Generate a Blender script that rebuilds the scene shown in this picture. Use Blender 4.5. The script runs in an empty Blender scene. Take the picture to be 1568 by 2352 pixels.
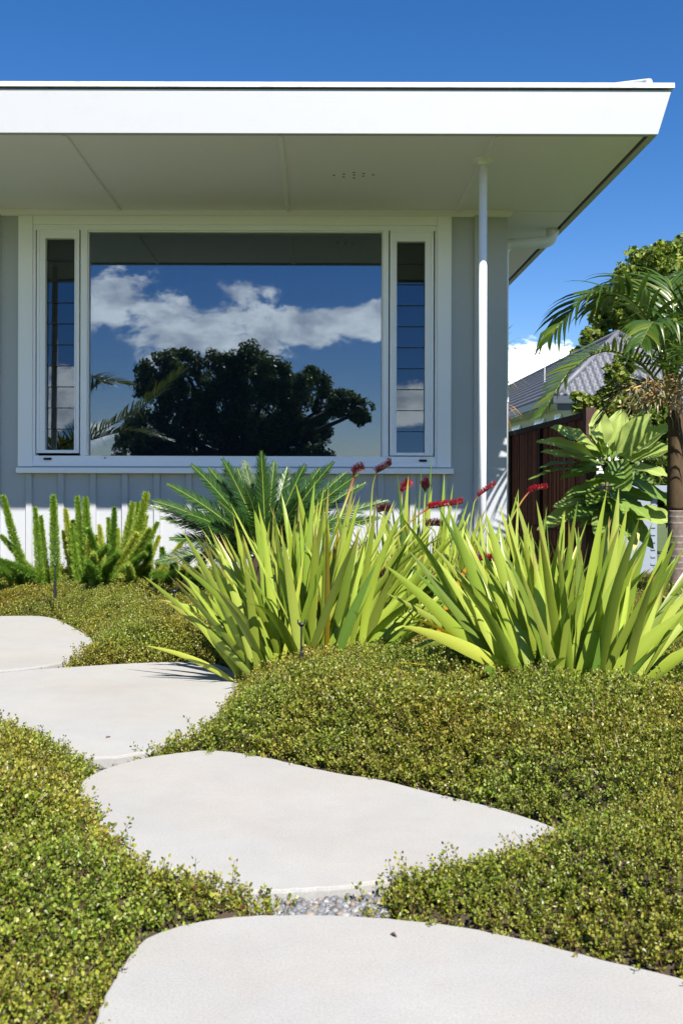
import bpy, math, random
import numpy as np
from mathutils import Vector, Matrix

# ------------------------------------------------------------------ camera, sky, sun, exposure
scene = bpy.context.scene
COL = scene.collection
F = 35.0 / 36.0 * 2352.0            # focal length in pixels of a 1568 x 2352 view of the photograph
CX, CY = 725.0, 1108.0              # where the line of sight meets the picture
EYE = 0.68
ROLL = 0.0025

cam_data = bpy.data.cameras.new("camera")
cam_data.lens = 35.0
cam_data.sensor_fit = 'VERTICAL'
cam_data.sensor_height = 36.0
cam_data.shift_x = (784.0 - CX) / 2352.0
cam_data.shift_y = -(1176.0 - CY) / 2352.0
cam_data.clip_start = 0.05
cam_data.clip_end = 3000.0
cam_data.dof.use_dof = True
cam_data.dof.focus_distance = 4.3
cam_data.dof.aperture_fstop = 11.0
cam = bpy.data.objects.new("camera", cam_data)
cam.matrix_world = Matrix.Translation((0, 0, EYE)) @ Matrix.Rotation(math.radians(90), 4, 'X') @ Matrix.Rotation(ROLL, 4, 'Z')
COL.objects.link(cam)
scene.camera = cam

SUN = Vector((0.43, -1.0, 1.3)).normalized()
SUN_EL = math.asin(SUN.z)
SUN_AZ = math.atan2(SUN.x, SUN.y)

world = bpy.data.worlds.new("World")
scene.world = world
world.use_nodes = True
WT = world.node_tree
WT.nodes.clear()


def wn(kind, **kw):
    n = WT.nodes.new(kind)
    for k, v in kw.items():
        setattr(n, k, v)
    return n


def wmath(op, a, b=None, c=None, clamp=False):
    n = wn('ShaderNodeMath', operation=op, use_clamp=clamp)
    for i, v in enumerate((a, b, c)):
        if v is None:
            continue
        if isinstance(v, (int, float)):
            n.inputs[i].default_value = v
        else:
            WT.links.new(v, n.inputs[i])
    return n.outputs[0]


def wsmooth(x, a, b):
    n = wn('ShaderNodeMapRange', interpolation_type='SMOOTHSTEP')
    WT.links.new(x, n.inputs[0])
    n.inputs[1].default_value = a
    n.inputs[2].default_value = b
    n.inputs[3].default_value = 0.0
    n.inputs[4].default_value = 1.0
    return n.outputs[0]


sky = wn('ShaderNodeTexSky', sky_type='NISHITA')
sky.sun_disc = False
sky.sun_elevation = SUN_EL
sky.sun_rotation = SUN_AZ
sky.altitude = 900
sky.air_density = 1.0
sky.dust_density = 0.0
sky.ozone_density = 3.0
hsv = wn('ShaderNodeHueSaturation')
hsv.inputs['Saturation'].default_value = 1.33
air = wn('ShaderNodeMix', data_type='RGBA', blend_type='MULTIPLY')
air.inputs[0].default_value = 1.0
air.inputs[7].default_value = (1.0, 0.93, 0.98, 1)
WT.links.new(sky.outputs[0], air.inputs[6])
WT.links.new(air.outputs[2], hsv.inputs['Color'])

tc = wn('ShaderNodeTexCoord')
sep = wn('ShaderNodeSeparateXYZ')
WT.links.new(tc.outputs['Generated'], sep.inputs[0])
dx, dy, dz = sep.outputs
ay = wmath('MAXIMUM', wmath('ABSOLUTE', dy), 0.02)
cu = wmath('DIVIDE', dx, ay)
cv = wmath('DIVIDE', dz, ay)
comb = wn('ShaderNodeCombineXYZ')
WT.links.new(cu, comb.inputs[0])
WT.links.new(cv, comb.inputs[1])
WT.links.new(wmath('SIGN', dy), comb.inputs[2])


def wnoise(scale, sx=1.0, sy=1.0, detail=8.0, rough=0.55, off=(0, 0, 0), dist=0.0):
    mp = wn('ShaderNodeMapping')
    mp.inputs['Scale'].default_value = (sx, sy, 1.0)
    mp.inputs['Location'].default_value = off
    WT.links.new(comb.outputs[0], mp.inputs[0])
    n = wn('ShaderNodeTexNoise')
    n.inputs['Scale'].default_value = scale
    n.inputs['Detail'].default_value = detail
    n.inputs['Roughness'].default_value = rough
    n.inputs['Distortion'].default_value = dist
    WT.links.new(mp.outputs[0], n.inputs['Vector'])
    return n.outputs[0]


n1 = wnoise(16.0, 0.8, 1.3, 12, 0.66, (0.3, 0.1, 0), 0.15)
n2 = wnoise(11.0, 0.8, 1.5, 4, 0.5, (4.3, 1.7, 0), 0.0)
n3 = wnoise(22.0, 0.7, 1.3, 7, 0.6, (9.3, 2.7, 0), 0.2)


def bank(u0, u1, ue, vc_l, vc_r, half, behind):
    """a bank of cloud between u0 and u1, its middle line running from vc_l to vc_r"""
    t = wmath('DIVIDE', wmath('SUBTRACT', cu, u0), u1 - u0, clamp=True)
    vc = wmath('ADD', wmath('MULTIPLY', t, vc_r - vc_l), vc_l)
    d = wmath('ABSOLUTE', wmath('DIVIDE', wmath('SUBTRACT', cv, vc), half))
    body = wmath('SUBTRACT', 1.0, wmath('POWER', d, 1.6))
    m = wmath('MULTIPLY', wsmooth(cu, u0 - ue, u0 + ue), wsmooth(cu, u1 + ue, u1 - ue))
    body = wmath('SUBTRACT', body, wmath('MULTIPLY', wmath('SUBTRACT', 1.0, m), 2.0))
    s = wmath('ADD', wmath('MULTIPLY', wmath('SUBTRACT', n1, 0.5), 4.2),
              wmath('MULTIPLY', wmath('SUBTRACT', n2, 0.5), 3.6))
    s = wmath('ADD', wmath('MULTIPLY', body, 0.95), s)
    c = wsmooth(s, 0.0, 0.62)
    side = wsmooth(dy, 0.02, -0.02) if behind else wsmooth(dy, -0.02, 0.02)
    return wmath('MULTIPLY', c, side)


b1 = bank(-0.36, -0.02, 0.03, 0.180, 0.152, 0.044, True)
b2 = bank(-0.06, 0.22, 0.03, 0.160, 0.168, 0.026, True)
b3 = bank(-0.70, -0.20, 0.05, 0.045, 0.050, 0.020, True)
b4 = bank(0.13, 0.60, 0.05, 0.075, 0.075, 0.055, False)
b5 = bank(0.45, 1.5, 0.15, 0.16, 0.20, 0.07, True)
mask = b1
for b in (b2, b3, b4, b5):
    mask = wmath('MAXIMUM', mask, b)
mask = wmath('MULTIPLY', mask, 0.95)
shade = wsmooth(n3, 0.3, 0.62)
ccol = wn('ShaderNodeMix', data_type='RGBA')
ccol.inputs[6].default_value = (8.0, 8.6, 10.0, 1)
ccol.inputs[7].default_value = (19.0, 18.8, 18.4, 1)
WT.links.new(shade, ccol.inputs[0])
cmix = wn('ShaderNodeMix', data_type='RGBA')
WT.links.new(mask, cmix.inputs[0])
WT.links.new(hsv.outputs[0], cmix.inputs[6])
WT.links.new(ccol.outputs[2], cmix.inputs[7])
bg = wn('ShaderNodeBackground')
bg.inputs['Strength'].default_value = 0.0505
WT.links.new(cmix.outputs[2], bg.inputs['Color'])
wo = wn('ShaderNodeOutputWorld')
WT.links.new(bg.outputs[0], wo.inputs[0])

sun_data = bpy.data.lights.new("sun", 'SUN')
sun_data.energy = 3.4
sun_data.angle = math.radians(0.53)
sun_data.color = (1.0, 0.955, 0.89)
sun = bpy.data.objects.new("sun", sun_data)
sun.rotation_euler = SUN.to_track_quat('Z', 'Y').to_euler()
sun.location = (6, -12, 16)
COL.objects.link(sun)

scene.view_settings.view_transform = 'Standard'
scene.view_settings.look = 'None'
scene.view_settings.exposure = 1.6
scene.view_settings.gamma = 1.0
scene.render.engine = 'CYCLES'
scene.cycles.max_bounces = 10
scene.cycles.diffuse_bounces = 5
scene.cycles.transparent_max_bounces = 12
scene.cycles.sample_clamp_indirect = 8.0
scene.cycles.caustics_reflective = False
scene.cycles.caustics_refractive = False

rnd = random.Random(7)
rng = np.random.default_rng(11)


# ------------------------------------------------------------------ helpers
def unroll(x, y):
    a, b = x - CX, y - CY
    c, s = math.cos(ROLL), math.sin(ROLL)
    return CX + a * c + b * s, CY - a * s + b * c


def W(x, y, Y):
    """the point at depth Y metres seen at (x, y) of the 1568 x 2352 photograph"""
    x, y = unroll(x, y)
    return Vector(((x - CX) * Y / F, Y, EYE + (CY - y) * Y / F))


def G(x, y, z=0.0):
    """the point at height z seen at (x, y)"""
    x, y = unroll(x, y)
    Y = (EYE - z) * F / (y - CY)
    return Vector(((x - CX) * Y / F, Y, z))


class MB:
    def __init__(self):
        self.v, self.f, self.c = [], [], []
        self.col = (0.5, 0.5, 0.5)

    def add(self, vs, fs, col=None):
        o = len(self.v)
        self.v.extend([tuple(p) for p in vs])
        self.f.extend([tuple(i + o for i in f) for f in fs])
        c = col or self.col
        if len(c) and isinstance(c[0], (tuple, list)):
            self.c.extend(c)
        else:
            self.c.extend([c] * len(vs))
        return self

    def box(self, x0, x1, y0, y1, z0, z1, col=None):
        vs = [(x, y, z) for z in (z0, z1) for y in (y0, y1) for x in (x0, x1)]
        fs = [(0, 2, 3, 1), (4, 5, 7, 6), (0, 1, 5, 4), (2, 6, 7, 3), (0, 4, 6, 2), (1, 3, 7, 5)]
        return self.add(vs, fs, col)

    def tube(self, pts, radii, n=10, col=None, caps=True):
        pts = [Vector(p) for p in pts]
        if isinstance(radii, (int, float)):
            radii = [radii] * len(pts)
        vs, fs = [], []
        prev = None
        for i, p in enumerate(pts):
            t = (pts[min(i + 1, len(pts) - 1)] - pts[max(i - 1, 0)])
            if t.length < 1e-9:
                t = Vector((0, 0, 1))
            t.normalize()
            if prev is None:
                ref = Vector((0, 0, 1)) if abs(t.z) < 0.9 else Vector((1, 0, 0))
                a = t.cross(ref).normalized()
            else:
                a = (prev - t * prev.dot(t)).normalized()
            prev = a
            b = t.cross(a)
            for k in range(n):
                w = 2 * math.pi * k / n
                vs.append(p + (a * math.cos(w) + b * math.sin(w)) * radii[i])
        for i in range(len(pts) - 1):
            for k in range(n):
                k2 = (k + 1) % n
                fs.append((i * n + k, i * n + k2, (i + 1) * n + k2, (i + 1) * n + k))
        if caps:
            fs.append(tuple(range(n - 1, -1, -1)))
            fs.append(tuple((len(pts) - 1) * n + k for k in range(n)))
        return self.add(vs, fs, col)

    def disc(self, c, r, h, n=16, col=None):
        c = Vector(c)
        return self.tube([c, c + Vector((0, 0, h))], r, n, col)

    def build(self, name, mat, parent=None, smooth=False, bevel=0.0, loc=None):
        me = bpy.data.meshes.new(name)
        off = Vector(loc) if loc is not None else Vector((0, 0, 0))
        if parent is not None:
            off = Vector(parent_world(parent))
        vs = [(p[0] - off.x, p[1] - off.y, p[2] - off.z) for p in self.v]
        me.from_pydata(vs, [], self.f)
        at = me.color_attributes.new("Col", 'FLOAT_COLOR', 'POINT')
        arr = np.ones((len(vs), 4), dtype=np.float32)
        if len(vs):
            arr[:, :3] = np.array(self.c, dtype=np.float32)
        at.data.foreach_set("color", arr.ravel())
        me.materials.append(mat)
        if smooth:
            me.polygons.foreach_set("use_smooth", [True] * len(me.polygons))
        me.update()
        o = bpy.data.objects.new(name, me)
        COL.objects.link(o)
        if parent is not None:
            o.parent = parent
        else:
            o.location = off
        if bevel:
            m = o.modifiers.new("bevel", 'BEVEL')
            m.width = bevel
            m.segments = 2
            m.limit_method = 'ANGLE'
        return o


def parent_world(o):
    p = Vector(o.location)
    while o.parent is not None:
        o = o.parent
        p = p + Vector(o.location)
    return p


def thing(name, label, cat, loc=(0, 0, 0), group=None):
    o = bpy.data.objects.new(name, None)
    COL.objects.link(o)
    o.location = loc
    o.empty_display_size = 0.1
    return tag(o, label, cat, group)


def tag(o, label, cat, group=None):
    o["label"] = label
    o["category"] = cat
    if group:
        o["group"] = group
    return o


def holder(name, parent):
    """an Empty part that only carries sub-parts"""
    o = bpy.data.objects.new(name, None)
    COL.objects.link(o)
    o.parent = parent
    o.empty_display_size = 0.05
    return o


def np_object(name, verts, faces_flat, face_len, cols, mat, parent=None, smooth=False):
    """a large mesh from arrays: all faces have face_len corners"""
    me = bpy.data.meshes.new(name)
    if parent is not None:
        off = np.array(parent_world(parent))
        verts = verts - off
    nv, nf = len(verts), len(faces_flat) // face_len
    me.vertices.add(nv)
    me.vertices.foreach_set("co", np.ascontiguousarray(verts, dtype=np.float32).ravel())
    me.loops.add(len(faces_flat))
    me.loops.foreach_set("vertex_index", np.ascontiguousarray(faces_flat, dtype=np.int32))
    me.polygons.add(nf)
    me.polygons.foreach_set("loop_start", np.arange(0, nf * face_len, face_len, dtype=np.int32))
    me.polygons.foreach_set("loop_total", np.full(nf, face_len, dtype=np.int32))
    if smooth:
        me.polygons.foreach_set("use_smooth", np.ones(nf, dtype=bool))
    me.update(calc_edges=True)
    me.validate()
    at = me.color_attributes.new("Col", 'FLOAT_COLOR', 'POINT')
    arr = np.ones((nv, 4), dtype=np.float32)
    arr[:, :3] = cols
    at.data.foreach_set("color", arr.ravel())
    me.materials.append(mat)
    o = bpy.data.objects.new(name, me)
    COL.objects.link(o)
    if parent is not None:
        o.parent = parent
    return o


# ------------------------------------------------------------------ materials
def new_mat(name):
    m = bpy.data.materials.new(name)
    m.use_nodes = True
    nt = m.node_tree
    return m, nt, nt.nodes['Principled BSDF'], nt.nodes['Material Output']


def paint(name, col, rough=0.45, bump=0.02, scale=40.0, var=0.05, stretch=(1, 1, 1), spec=0.4, dirt=0.0):
    m, nt, bs, out = new_mat(name)
    N = nt.nodes
    L = nt.links
    tcn = N.new('ShaderNodeTexCoord')
    mp = N.new('ShaderNodeMapping')
    mp.inputs['Scale'].default_value = stretch
    L.new(tcn.outputs['Object'], mp.inputs[0])
    nz = N.new('ShaderNodeTexNoise')
    nz.inputs['Scale'].default_value = scale
    nz.inputs['Detail'].default_value = 6
    L.new(mp.outputs[0], nz.inputs['Vector'])
    nb = N.new('ShaderNodeTexNoise')
    nb.inputs['Scale'].default_value = 3.0
    nb.inputs['Detail'].default_value = 5
    L.new(tcn.outputs['Object'], nb.inputs['Vector'])
    mx = N.new('ShaderNodeMix')
    mx.data_type = 'RGBA'
    mx.inputs[6].default_value = (*[c * (1 - var) for c in col], 1)
    mx.inputs[7].default_value = (*[min(1, c * (1 + var)) for c in col], 1)
    av = N.new('ShaderNodeMath')
    av.operation = 'ADD'
    h = N.new('ShaderNodeMath')
    h.operation = 'MULTIPLY'
    h.inputs[1].default_value = 0.5
    L.new(nz.outputs[0], av.inputs[0])
    L.new(nb.outputs[0], av.inputs[1])
    L.new(av.outputs[0], h.inputs[0])
    L.new(h.outputs[0], mx.inputs[0])
    src = mx.outputs[2]
    if dirt:
        nd = N.new('ShaderNodeTexNoise')
        nd.inputs['Scale'].default_value = 9.0
        nd.inputs['Detail'].default_value = 8
        nd.inputs['Roughness'].default_value = 0.7
        L.new(tcn.outputs['Object'], nd.inputs['Vector'])
        mr = N.new('ShaderNodeMapRange')
        mr.inputs[1].default_value = 0.52
        mr.inputs[2].default_value = 0.75
        mr.inputs[3].default_value = 0
        mr.inputs[4].default_value = dirt
        L.new(nd.outputs[0], mr.inputs[0])
        m2 = N.new('ShaderNodeMix')
        m2.data_type = 'RGBA'
        L.new(mr.outputs[0], m2.inputs[0])
        L.new(src, m2.inputs[6])
        m2.inputs[7].default_value = (0.12, 0.11, 0.09, 1)
        src = m2.outputs[2]
    L.new(src, bs.inputs['Base Color'])
    bs.inputs['Roughness'].default_value = rough
    bs.inputs['Specular IOR Level'].default_value = spec
    if bump:
        bp = N.new('ShaderNodeBump')
        bp.inputs['Strength'].default_value = bump * 10
        bp.inputs['Distance'].default_value = 0.002
        L.new(nz.outputs[0], bp.inputs['Height'])
        L.new(bp.outputs[0], bs.inputs['Normal'])
    return m


def leafmat(name, rough=0.45, trans=0.35, spec=0.4, tboost=(1.25, 1.3, 0.6), patch=None, coat=0.0, stripe=0.0):
    """foliage: colour from the leaf's own attribute, light shines through"""
    m, nt, bs, out = new_mat(name)
    N, L = nt.nodes, nt.links
    at = N.new('ShaderNodeAttribute')
    at.attribute_name = "Col"
    src = at.outputs['Color']
    if patch:
        g = N.new('ShaderNodeNewGeometry')
        nz = N.new('ShaderNodeTexNoise')
        nz.inputs['Scale'].default_value = patch[0]
        nz.inputs['Detail'].default_value = 4
        L.new(g.outputs['Position'], nz.inputs['Vector'])
        mr = N.new('ShaderNodeMapRange')
        mr.inputs[1].default_value = 0.35
        mr.inputs[2].default_value = 0.68
        L.new(nz.outputs[0], mr.inputs[0])
        mx = N.new('ShaderNodeMix')
        mx.data_type = 'RGBA'
        mx.blend_type = 'MULTIPLY'
        mx.inputs[0].default_value = 1.0
        cr = N.new('ShaderNodeMix')
        cr.data_type = 'RGBA'
        cr.inputs[6].default_value = (*patch[1], 1)
        cr.inputs[7].default_value = (*patch[2], 1)
        L.new(mr.outputs[0], cr.inputs[0])
        L.new(src, mx.inputs[6])
        L.new(cr.outputs[2], mx.inputs[7])
        src = mx.outputs[2]
    L.new(src, bs.inputs['Base Color'])
    bs.inputs['Roughness'].default_value = rough
    bs.inputs['Specular IOR Level'].default_value = spec
    bs.inputs['Coat Weight'].default_value = coat
    tb = N.new('ShaderNodeMix')
    tb.data_type = 'RGBA'
    tb.blend_type = 'MULTIPLY'
    tb.inputs[0].default_value = 1.0
    tb.inputs[7].default_value = (*tboost, 1)
    L.new(src, tb.inputs[6])
    tr = N.new('ShaderNodeBsdfTranslucent')
    L.new(tb.outputs[2], tr.inputs['Color'])
    mix = N.new('ShaderNodeMixShader')
    mix.inputs[0].default_value = trans
    L.new(bs.outputs[0], mix.inputs[1])
    L.new(tr.outputs[0], mix.inputs[2])
    L.new(mix.outputs[0], out.inputs['Surface'])
    return m


def colmat(name, rough=0.6, spec=0.3, bumpscale=0.0, bump=0.0, stretch=(1, 1, 1), var=0.0):
    """opaque: colour from the attribute, with a little noise"""
    m, nt, bs, out = new_mat(name)
    N, L = nt.nodes, nt.links
    at = N.new('ShaderNodeAttribute')
    at.attribute_name = "Col"
    src = at.outputs['Color']
    if bumpscale:
        tcn = N.new('ShaderNodeTexCoord')
        mp = N.new('ShaderNodeMapping')
        mp.inputs['Scale'].default_value = stretch
        L.new(tcn.outputs['Object'], mp.inputs[0])
        nz = N.new('ShaderNodeTexNoise')
        nz.inputs['Scale'].default_value = bumpscale
        nz.inputs['Detail'].default_value = 6
        L.new(mp.outputs[0], nz.inputs['Vector'])
        if bump:
            bp = N.new('ShaderNodeBump')
            bp.inputs['Strength'].default_value = bump
            bp.inputs['Distance'].default_value = 0.004
            L.new(nz.outputs[0], bp.inputs['Height'])
            L.new(bp.outputs[0], bs.inputs['Normal'])
        if var:
            mr = N.new('ShaderNodeMapRange')
            mr.inputs[1].default_value = 0.3
            mr.inputs[2].default_value = 0.7
            mr.inputs[3].default_value = 1 - var
            mr.inputs[4].default_value = 1 + var
            L.new(nz.outputs[0], mr.inputs[0])
            mx = N.new('ShaderNodeVectorMath')
            mx.operation = 'SCALE'
            L.new(src, mx.inputs[0])
            L.new(mr.outputs[0], mx.inputs['Scale'])
            src = mx.outputs[0]
    L.new(src, bs.inputs['Base Color'])
    bs.inputs['Roughness'].default_value = rough
    bs.inputs['Specular IOR Level'].default_value = spec
    return m


def concrete(name, col):
    m, nt, bs, out = new_mat(name)
    N, L = nt.nodes, nt.links
    tcn = N.new('ShaderNodeTexCoord')
    g = N.new('ShaderNodeNewGeometry')
    P = g.outputs['Position']

    def noise(s, d, r=0.6):
        n = N.new('ShaderNodeTexNoise')
        n.inputs['Scale'].default_value = s
        n.inputs['Detail'].default_value = d
        n.inputs['Roughness'].default_value = r
        L.new(P, n.inputs['Vector'])
        return n.outputs[0]

    def rng_(x, a, b, c, d):
        n = N.new('ShaderNodeMapRange')
        for i, v in enumerate((a, b, c, d)):
            n.inputs[i + 1].default_value = v
        L.new(x, n.inputs[0])
        return n.outputs[0]
    big = rng_(noise(2.2, 5), 0.3, 0.7, 0.93, 1.05)
    mid = rng_(noise(16, 6, 0.7), 0.3, 0.7, 0.965, 1.03)
    fine = rng_(noise(260, 4, 0.7), 0.3, 0.7, 0.84, 1.10)
    vor = N.new('ShaderNodeTexVoronoi')
    vor.inputs['Scale'].default_value = 95
    L.new(P, vor.inputs['Vector'])
    pits = rng_(vor.outputs['Distance'], 0.03, 0.13, 0.5, 1.0)
    pm = rng_(noise(30, 3), 0.50, 0.62, 0.0, 1.0)
    pmix = N.new('ShaderNodeMix')
    L.new(pm, pmix.inputs[0])
    pmix.inputs[2].default_value = 1.0
    L.new(pits, pmix.inputs[3])

    def mul(a, b):
        n = N.new('ShaderNodeMath')
        n.operation = 'MULTIPLY'
        L.new(a, n.inputs[0])
        L.new(b, n.inputs[1])
        return n.outputs[0]
    k = mul(mul(big, mid), mul(fine, pmix.outputs[0]))
    tint = N.new('ShaderNodeMix')
    tint.data_type = 'RGBA'
    tint.inputs[6].default_value = (*col, 1)
    tint.inputs[7].default_value = (col[0] * 1.01, col[1] * 0.965, col[2] * 0.91, 1)
    L.new(rng_(noise(1.7, 4), 0.4, 0.65, 0, 1), tint.inputs[0])
    sc = N.new('ShaderNodeVectorMath')
    sc.operation = 'SCALE'
    L.new(tint.outputs[2], sc.inputs[0])
    L.new(k, sc.inputs['Scale'])
    L.new(sc.outputs[0], bs.inputs['Base Color'])
    bs.inputs['Roughness'].default_value = 0.85
    bs.inputs['Specular IOR Level'].default_value = 0.2
    bp = N.new('ShaderNodeBump')
    bp.inputs['Strength'].default_value = 0.35
    bp.inputs['Distance'].default_value = 0.0015
    L.new(k, bp.inputs['Height'])
    L.new(bp.outputs[0], bs.inputs['Normal'])
    return m


def glassmat(name, refl, tint):
    m, nt, bs, out = new_mat(name)
    N, L = nt.nodes, nt.links
    gl = N.new('ShaderNodeBsdfGlossy')
    gl.inputs['Roughness'].default_value = 0.0
    gl.inputs['Color'].default_value = (0.76, 0.88, 0.98, 1)
    tr = N.new('ShaderNodeBsdfTransparent')
    tr.inputs['Color'].default_value = (*tint, 1)
    lw = N.new('ShaderNodeFresnel')
    lw.inputs['IOR'].default_value = 1.5
    ad = N.new('ShaderNodeMath')
    ad.operation = 'ADD'
    ad.use_clamp = True
    ad.inputs[1].default_value = refl
    L.new(lw.outputs[0], ad.inputs[0])
    mx = N.new('ShaderNodeMixShader')
    L.new(ad.outputs[0], mx.inputs[0])
    L.new(tr.outputs[0], mx.inputs[1])
    L.new(gl.outputs[0], mx.inputs[2])
    L.new(mx.outputs[0], out.inputs['Surface'])
    return m


M = {}
M['white'] = paint('white_paint', (0.90, 0.885, 0.91), 0.42, 0.01, 60, 0.02)
M['fascia'] = paint('fascia_paint', (0.42, 0.425, 0.435), 0.45, 0.012, 60, 0.02, (0.25, 3, 3), dirt=0.05)
M['alu'] = paint('white_joinery', (0.89, 0.88, 0.91), 0.30, 0.0, 60, 0.01)
M['soffit'] = paint('soffit_paint', (0.84, 0.79, 0.88), 0.6, 0.02, 25, 0.03)
M['wall'] = paint('grey_wall_paint', (0.425, 0.435, 0.450), 0.55, 0.04, 60, 0.03)
M['flash'] = paint('weathered_flashing', (0.62, 0.63, 0.62), 0.5, 0.05, 20, 0.08, dirt=0.6)
M['dark'] = paint('dark_void', (0.012, 0.012, 0.013), 0.7, 0.0)
M['room'] = paint('room_paint', (0.45, 0.47, 0.50), 0.8, 0.0)
M['blind'] = paint('dark_blind_cloth', (0.015, 0.023, 0.032), 0.9, 0.05, 300, 0.1)
M['glass'] = glassmat('window_glass', 0.088, (0.78, 0.83, 0.9))
M['lglass'] = glassmat('louvre_glass', 0.06, (0.35, 0.37, 0.4))
M['stone'] = concrete('pale_concrete', (0.333, 0.327, 0.311))
M['pvc'] = paint('white_pvc', (0.76, 0.77, 0.78), 0.3, 0.0, 40, 0.02, dirt=0.12)
M['black'] = paint('black_plastic', (0.015, 0.016, 0.022), 0.4, 0.0)
M['gleaf'] = leafmat('cover_leaf', 0.38, 0.30, 0.42, patch=(3.0, (0.88, 1.07, 0.95), (1.10, 0.98, 0.85)))
M['lily'] = leafmat('sword_leaf', 0.36, 0.22, 0.45, (1.2, 1.35, 0.5))
M['cycad'] = leafmat('cycad_leaf', 0.36, 0.08, 0.32)
M['fern'] = leafmat('fern_needle', 0.5, 0.35, 0.3)
M['palm'] = leafmat('palm_leaf', 0.33, 0.25, 0.5)
M['puka'] = leafmat('broad_leaf', 0.45, 0.28, 0.18)
M['tree'] = leafmat('tree_leaf', 0.45, 0.3, 0.35)
M['bark'] = colmat('bark', 0.85, 0.2, 30, 0.5, (1, 1, 0.4), 0.25)
M['flower'] = leafmat('flower_bristle', 0.5, 0.25, 0.3, (1.3, 0.8, 0.8))
M['stalk'] = colmat('flower_stalk', 0.45, 0.4)
M['soil'] = paint('dark_soil', (0.05, 0.036, 0.022), 0.95, 0.1, 60, 0.4)
M['pebble'] = colmat('pebble', 0.55, 0.4, 60, 0.2, (1, 1, 1), 0.15)
M['fence'] = colmat('fence_timber', 0.8, 0.2, 40, 0.4, (3, 3, 0.3), 0.35)
M['tile'] = paint('roof_tile', (0.13, 0.135, 0.155), 0.5, 0.05, 20, 0.12)
M['nwall'] = paint('cream_weatherboard', (0.62, 0.62, 0.58), 0.6, 0.0, 20, 0.03)
M['ngut'] = paint('slate_gutter', (0.06, 0.07, 0.09), 0.4, 0.0)
M['grass'] = paint('lawn', (0.07, 0.10, 0.03), 0.9, 0.1, 30, 0.4)
M['shed'] = paint('blue_grey_shade_panel', (0.26, 0.29, 0.35), 0.5, 0.0, 20, 0.03)  # shade on the white shed is put into this tone; pale post shares it

# ------------------------------------------------------------------ ground
gb = MB()
gb.add([(-400, -400, -0.09), (400, -400, -0.09), (400, 400, -0.09), (-400, 400, -0.09)], [(0, 1, 2, 3)])
ground = gb.build('ground', M['grass'])
ground['kind'] = 'structure'

# ------------------------------------------------------------------ house
YW = 6.02
Y0 = 4.64
SOF = 2.319


def wx(x, Y=YW):
    return (x - CX) * Y / F


def wz(y, Y=YW):
    return EYE + (CY - y) * Y / F


house = thing('house', 'low grey board and batten house with deep white eave and wide picture window', 'house', (0, YW, 0))
# window opening
OX0, OX1, OZ0, OZ1 = wx(76), wx(1002), wz(1072), wz(518)
b = MB()
T = 0.13
XL, XR, ZT = -4.2, wx(1163), 2.42
b.box(XL, OX0, YW, YW + T, -0.09, ZT)
b.box(OX1, XR, YW, YW + T, -0.09, ZT)
b.box(OX0, OX1, YW, YW + T, -0.09, OZ0)
b.box(OX0, OX1, YW, YW + T, OZ1, ZT)
b.box(XR - T, XR, YW + T, 12.5, -0.09, ZT)
b.box(XL, XR - T, 12.37, 12.5, -0.09, ZT)
b.box(XL, XL + T, YW + T, 12.37, -0.09, ZT)
k = -12
while True:
    x0 = wx(60 + 73.2 * k)
    k += 1
    if x0 < XL:
        continue
    if x0 > XR - 0.06:
        break
    x1 = x0 + 0.045
    for (za, zb) in ([(-0.09, wz(1086))] if (x1 > wx(40) and x0 < wx(1036)) else [(-0.09, ZT - 0.1)]):
        y1, y2 = YW - 0.019, YW
        vs = [(x0, y2, za), (x1, y2, za), (x1 - 0.006, y1, za), (x0 + 0.006, y1, za),
              (x0, y2, zb), (x1, y2, zb), (x1 - 0.006, y1, zb), (x0 + 0.006, y1, zb)]
        b.add(vs, [(0, 3, 7, 4), (3, 2, 6, 7), (2, 1, 5, 6), (4, 7, 6, 5), (0, 1, 2, 3)])
b.build('wall', M['wall'], house)

b = MB()   # floor, ceiling and back of the dim room behind the glass
b.box(XL + T, XR - T, YW + T, 10.0, 0.02, 0.1)
b.box(XL + T, XR - T, YW + T, 10.0, 2.30, 2.36)
b.box(XL + T, XR - T, 10.0, 10.1, 0.02, 2.36)
b.build('interior_room', M['room'], house)

# eave
b = MB()
b.box(-4.3, 1.545, Y0 + 0.034, 12.6, SOF, SOF + 0.012)
b.build('soffit', M['soffit'], house)
for xj in (-2.205, -1.187, -0.170, 0.848):
    x0, x1 = xj - 0.014, xj + 0.014
    z0, z1 = SOF - 0.013, SOF - 0.0005
    b = MB()
    b.add([(x0, Y0 + 0.04, z1), (x1, Y0 + 0.04, z1), (x1 - 0.005, Y0 + 0.04, z0), (x0 + 0.005, Y0 + 0.04, z0),
           (x0, YW - 0.03, z1), (x1, YW - 0.03, z1), (x1 - 0.005, YW - 0.03, z0), (x0 + 0.005, YW - 0.03, z0)],
          [(0, 3, 7, 4), (3, 2, 6, 7), (2, 1, 5, 6), (0, 1, 2, 3), (4, 7, 6, 5)])
    b.build('joint_strip', M['soffit'], house)
b = MB()
b.box(XR + 0.04, 1.54, YW - 0.012, YW + 0.012, SOF - 0.005, SOF - 0.0005)
b.build('joint_strip', M['soffit'], house)
b = MB()
b.box(XR + 0.01, 1.54, 8.5, 8.524, SOF - 0.005, SOF - 0.0005)
b.build('joint_strip', M['soffit'], house)
for (x, y) in [(765, 402), (788, 399.6), (787, 406), (811, 395.6), (811, 401.4), (811, 408), (833, 398), (832, 404), (855, 401)]:
    Yh = (SOF - EYE) * F / (CY - y)
    b = MB()
    b.disc((wx(x, Yh), Yh, SOF - 0.0012), 0.0075, 0.0007, 10)
    b.build('soffit_vent', M['dark'], house)
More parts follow.
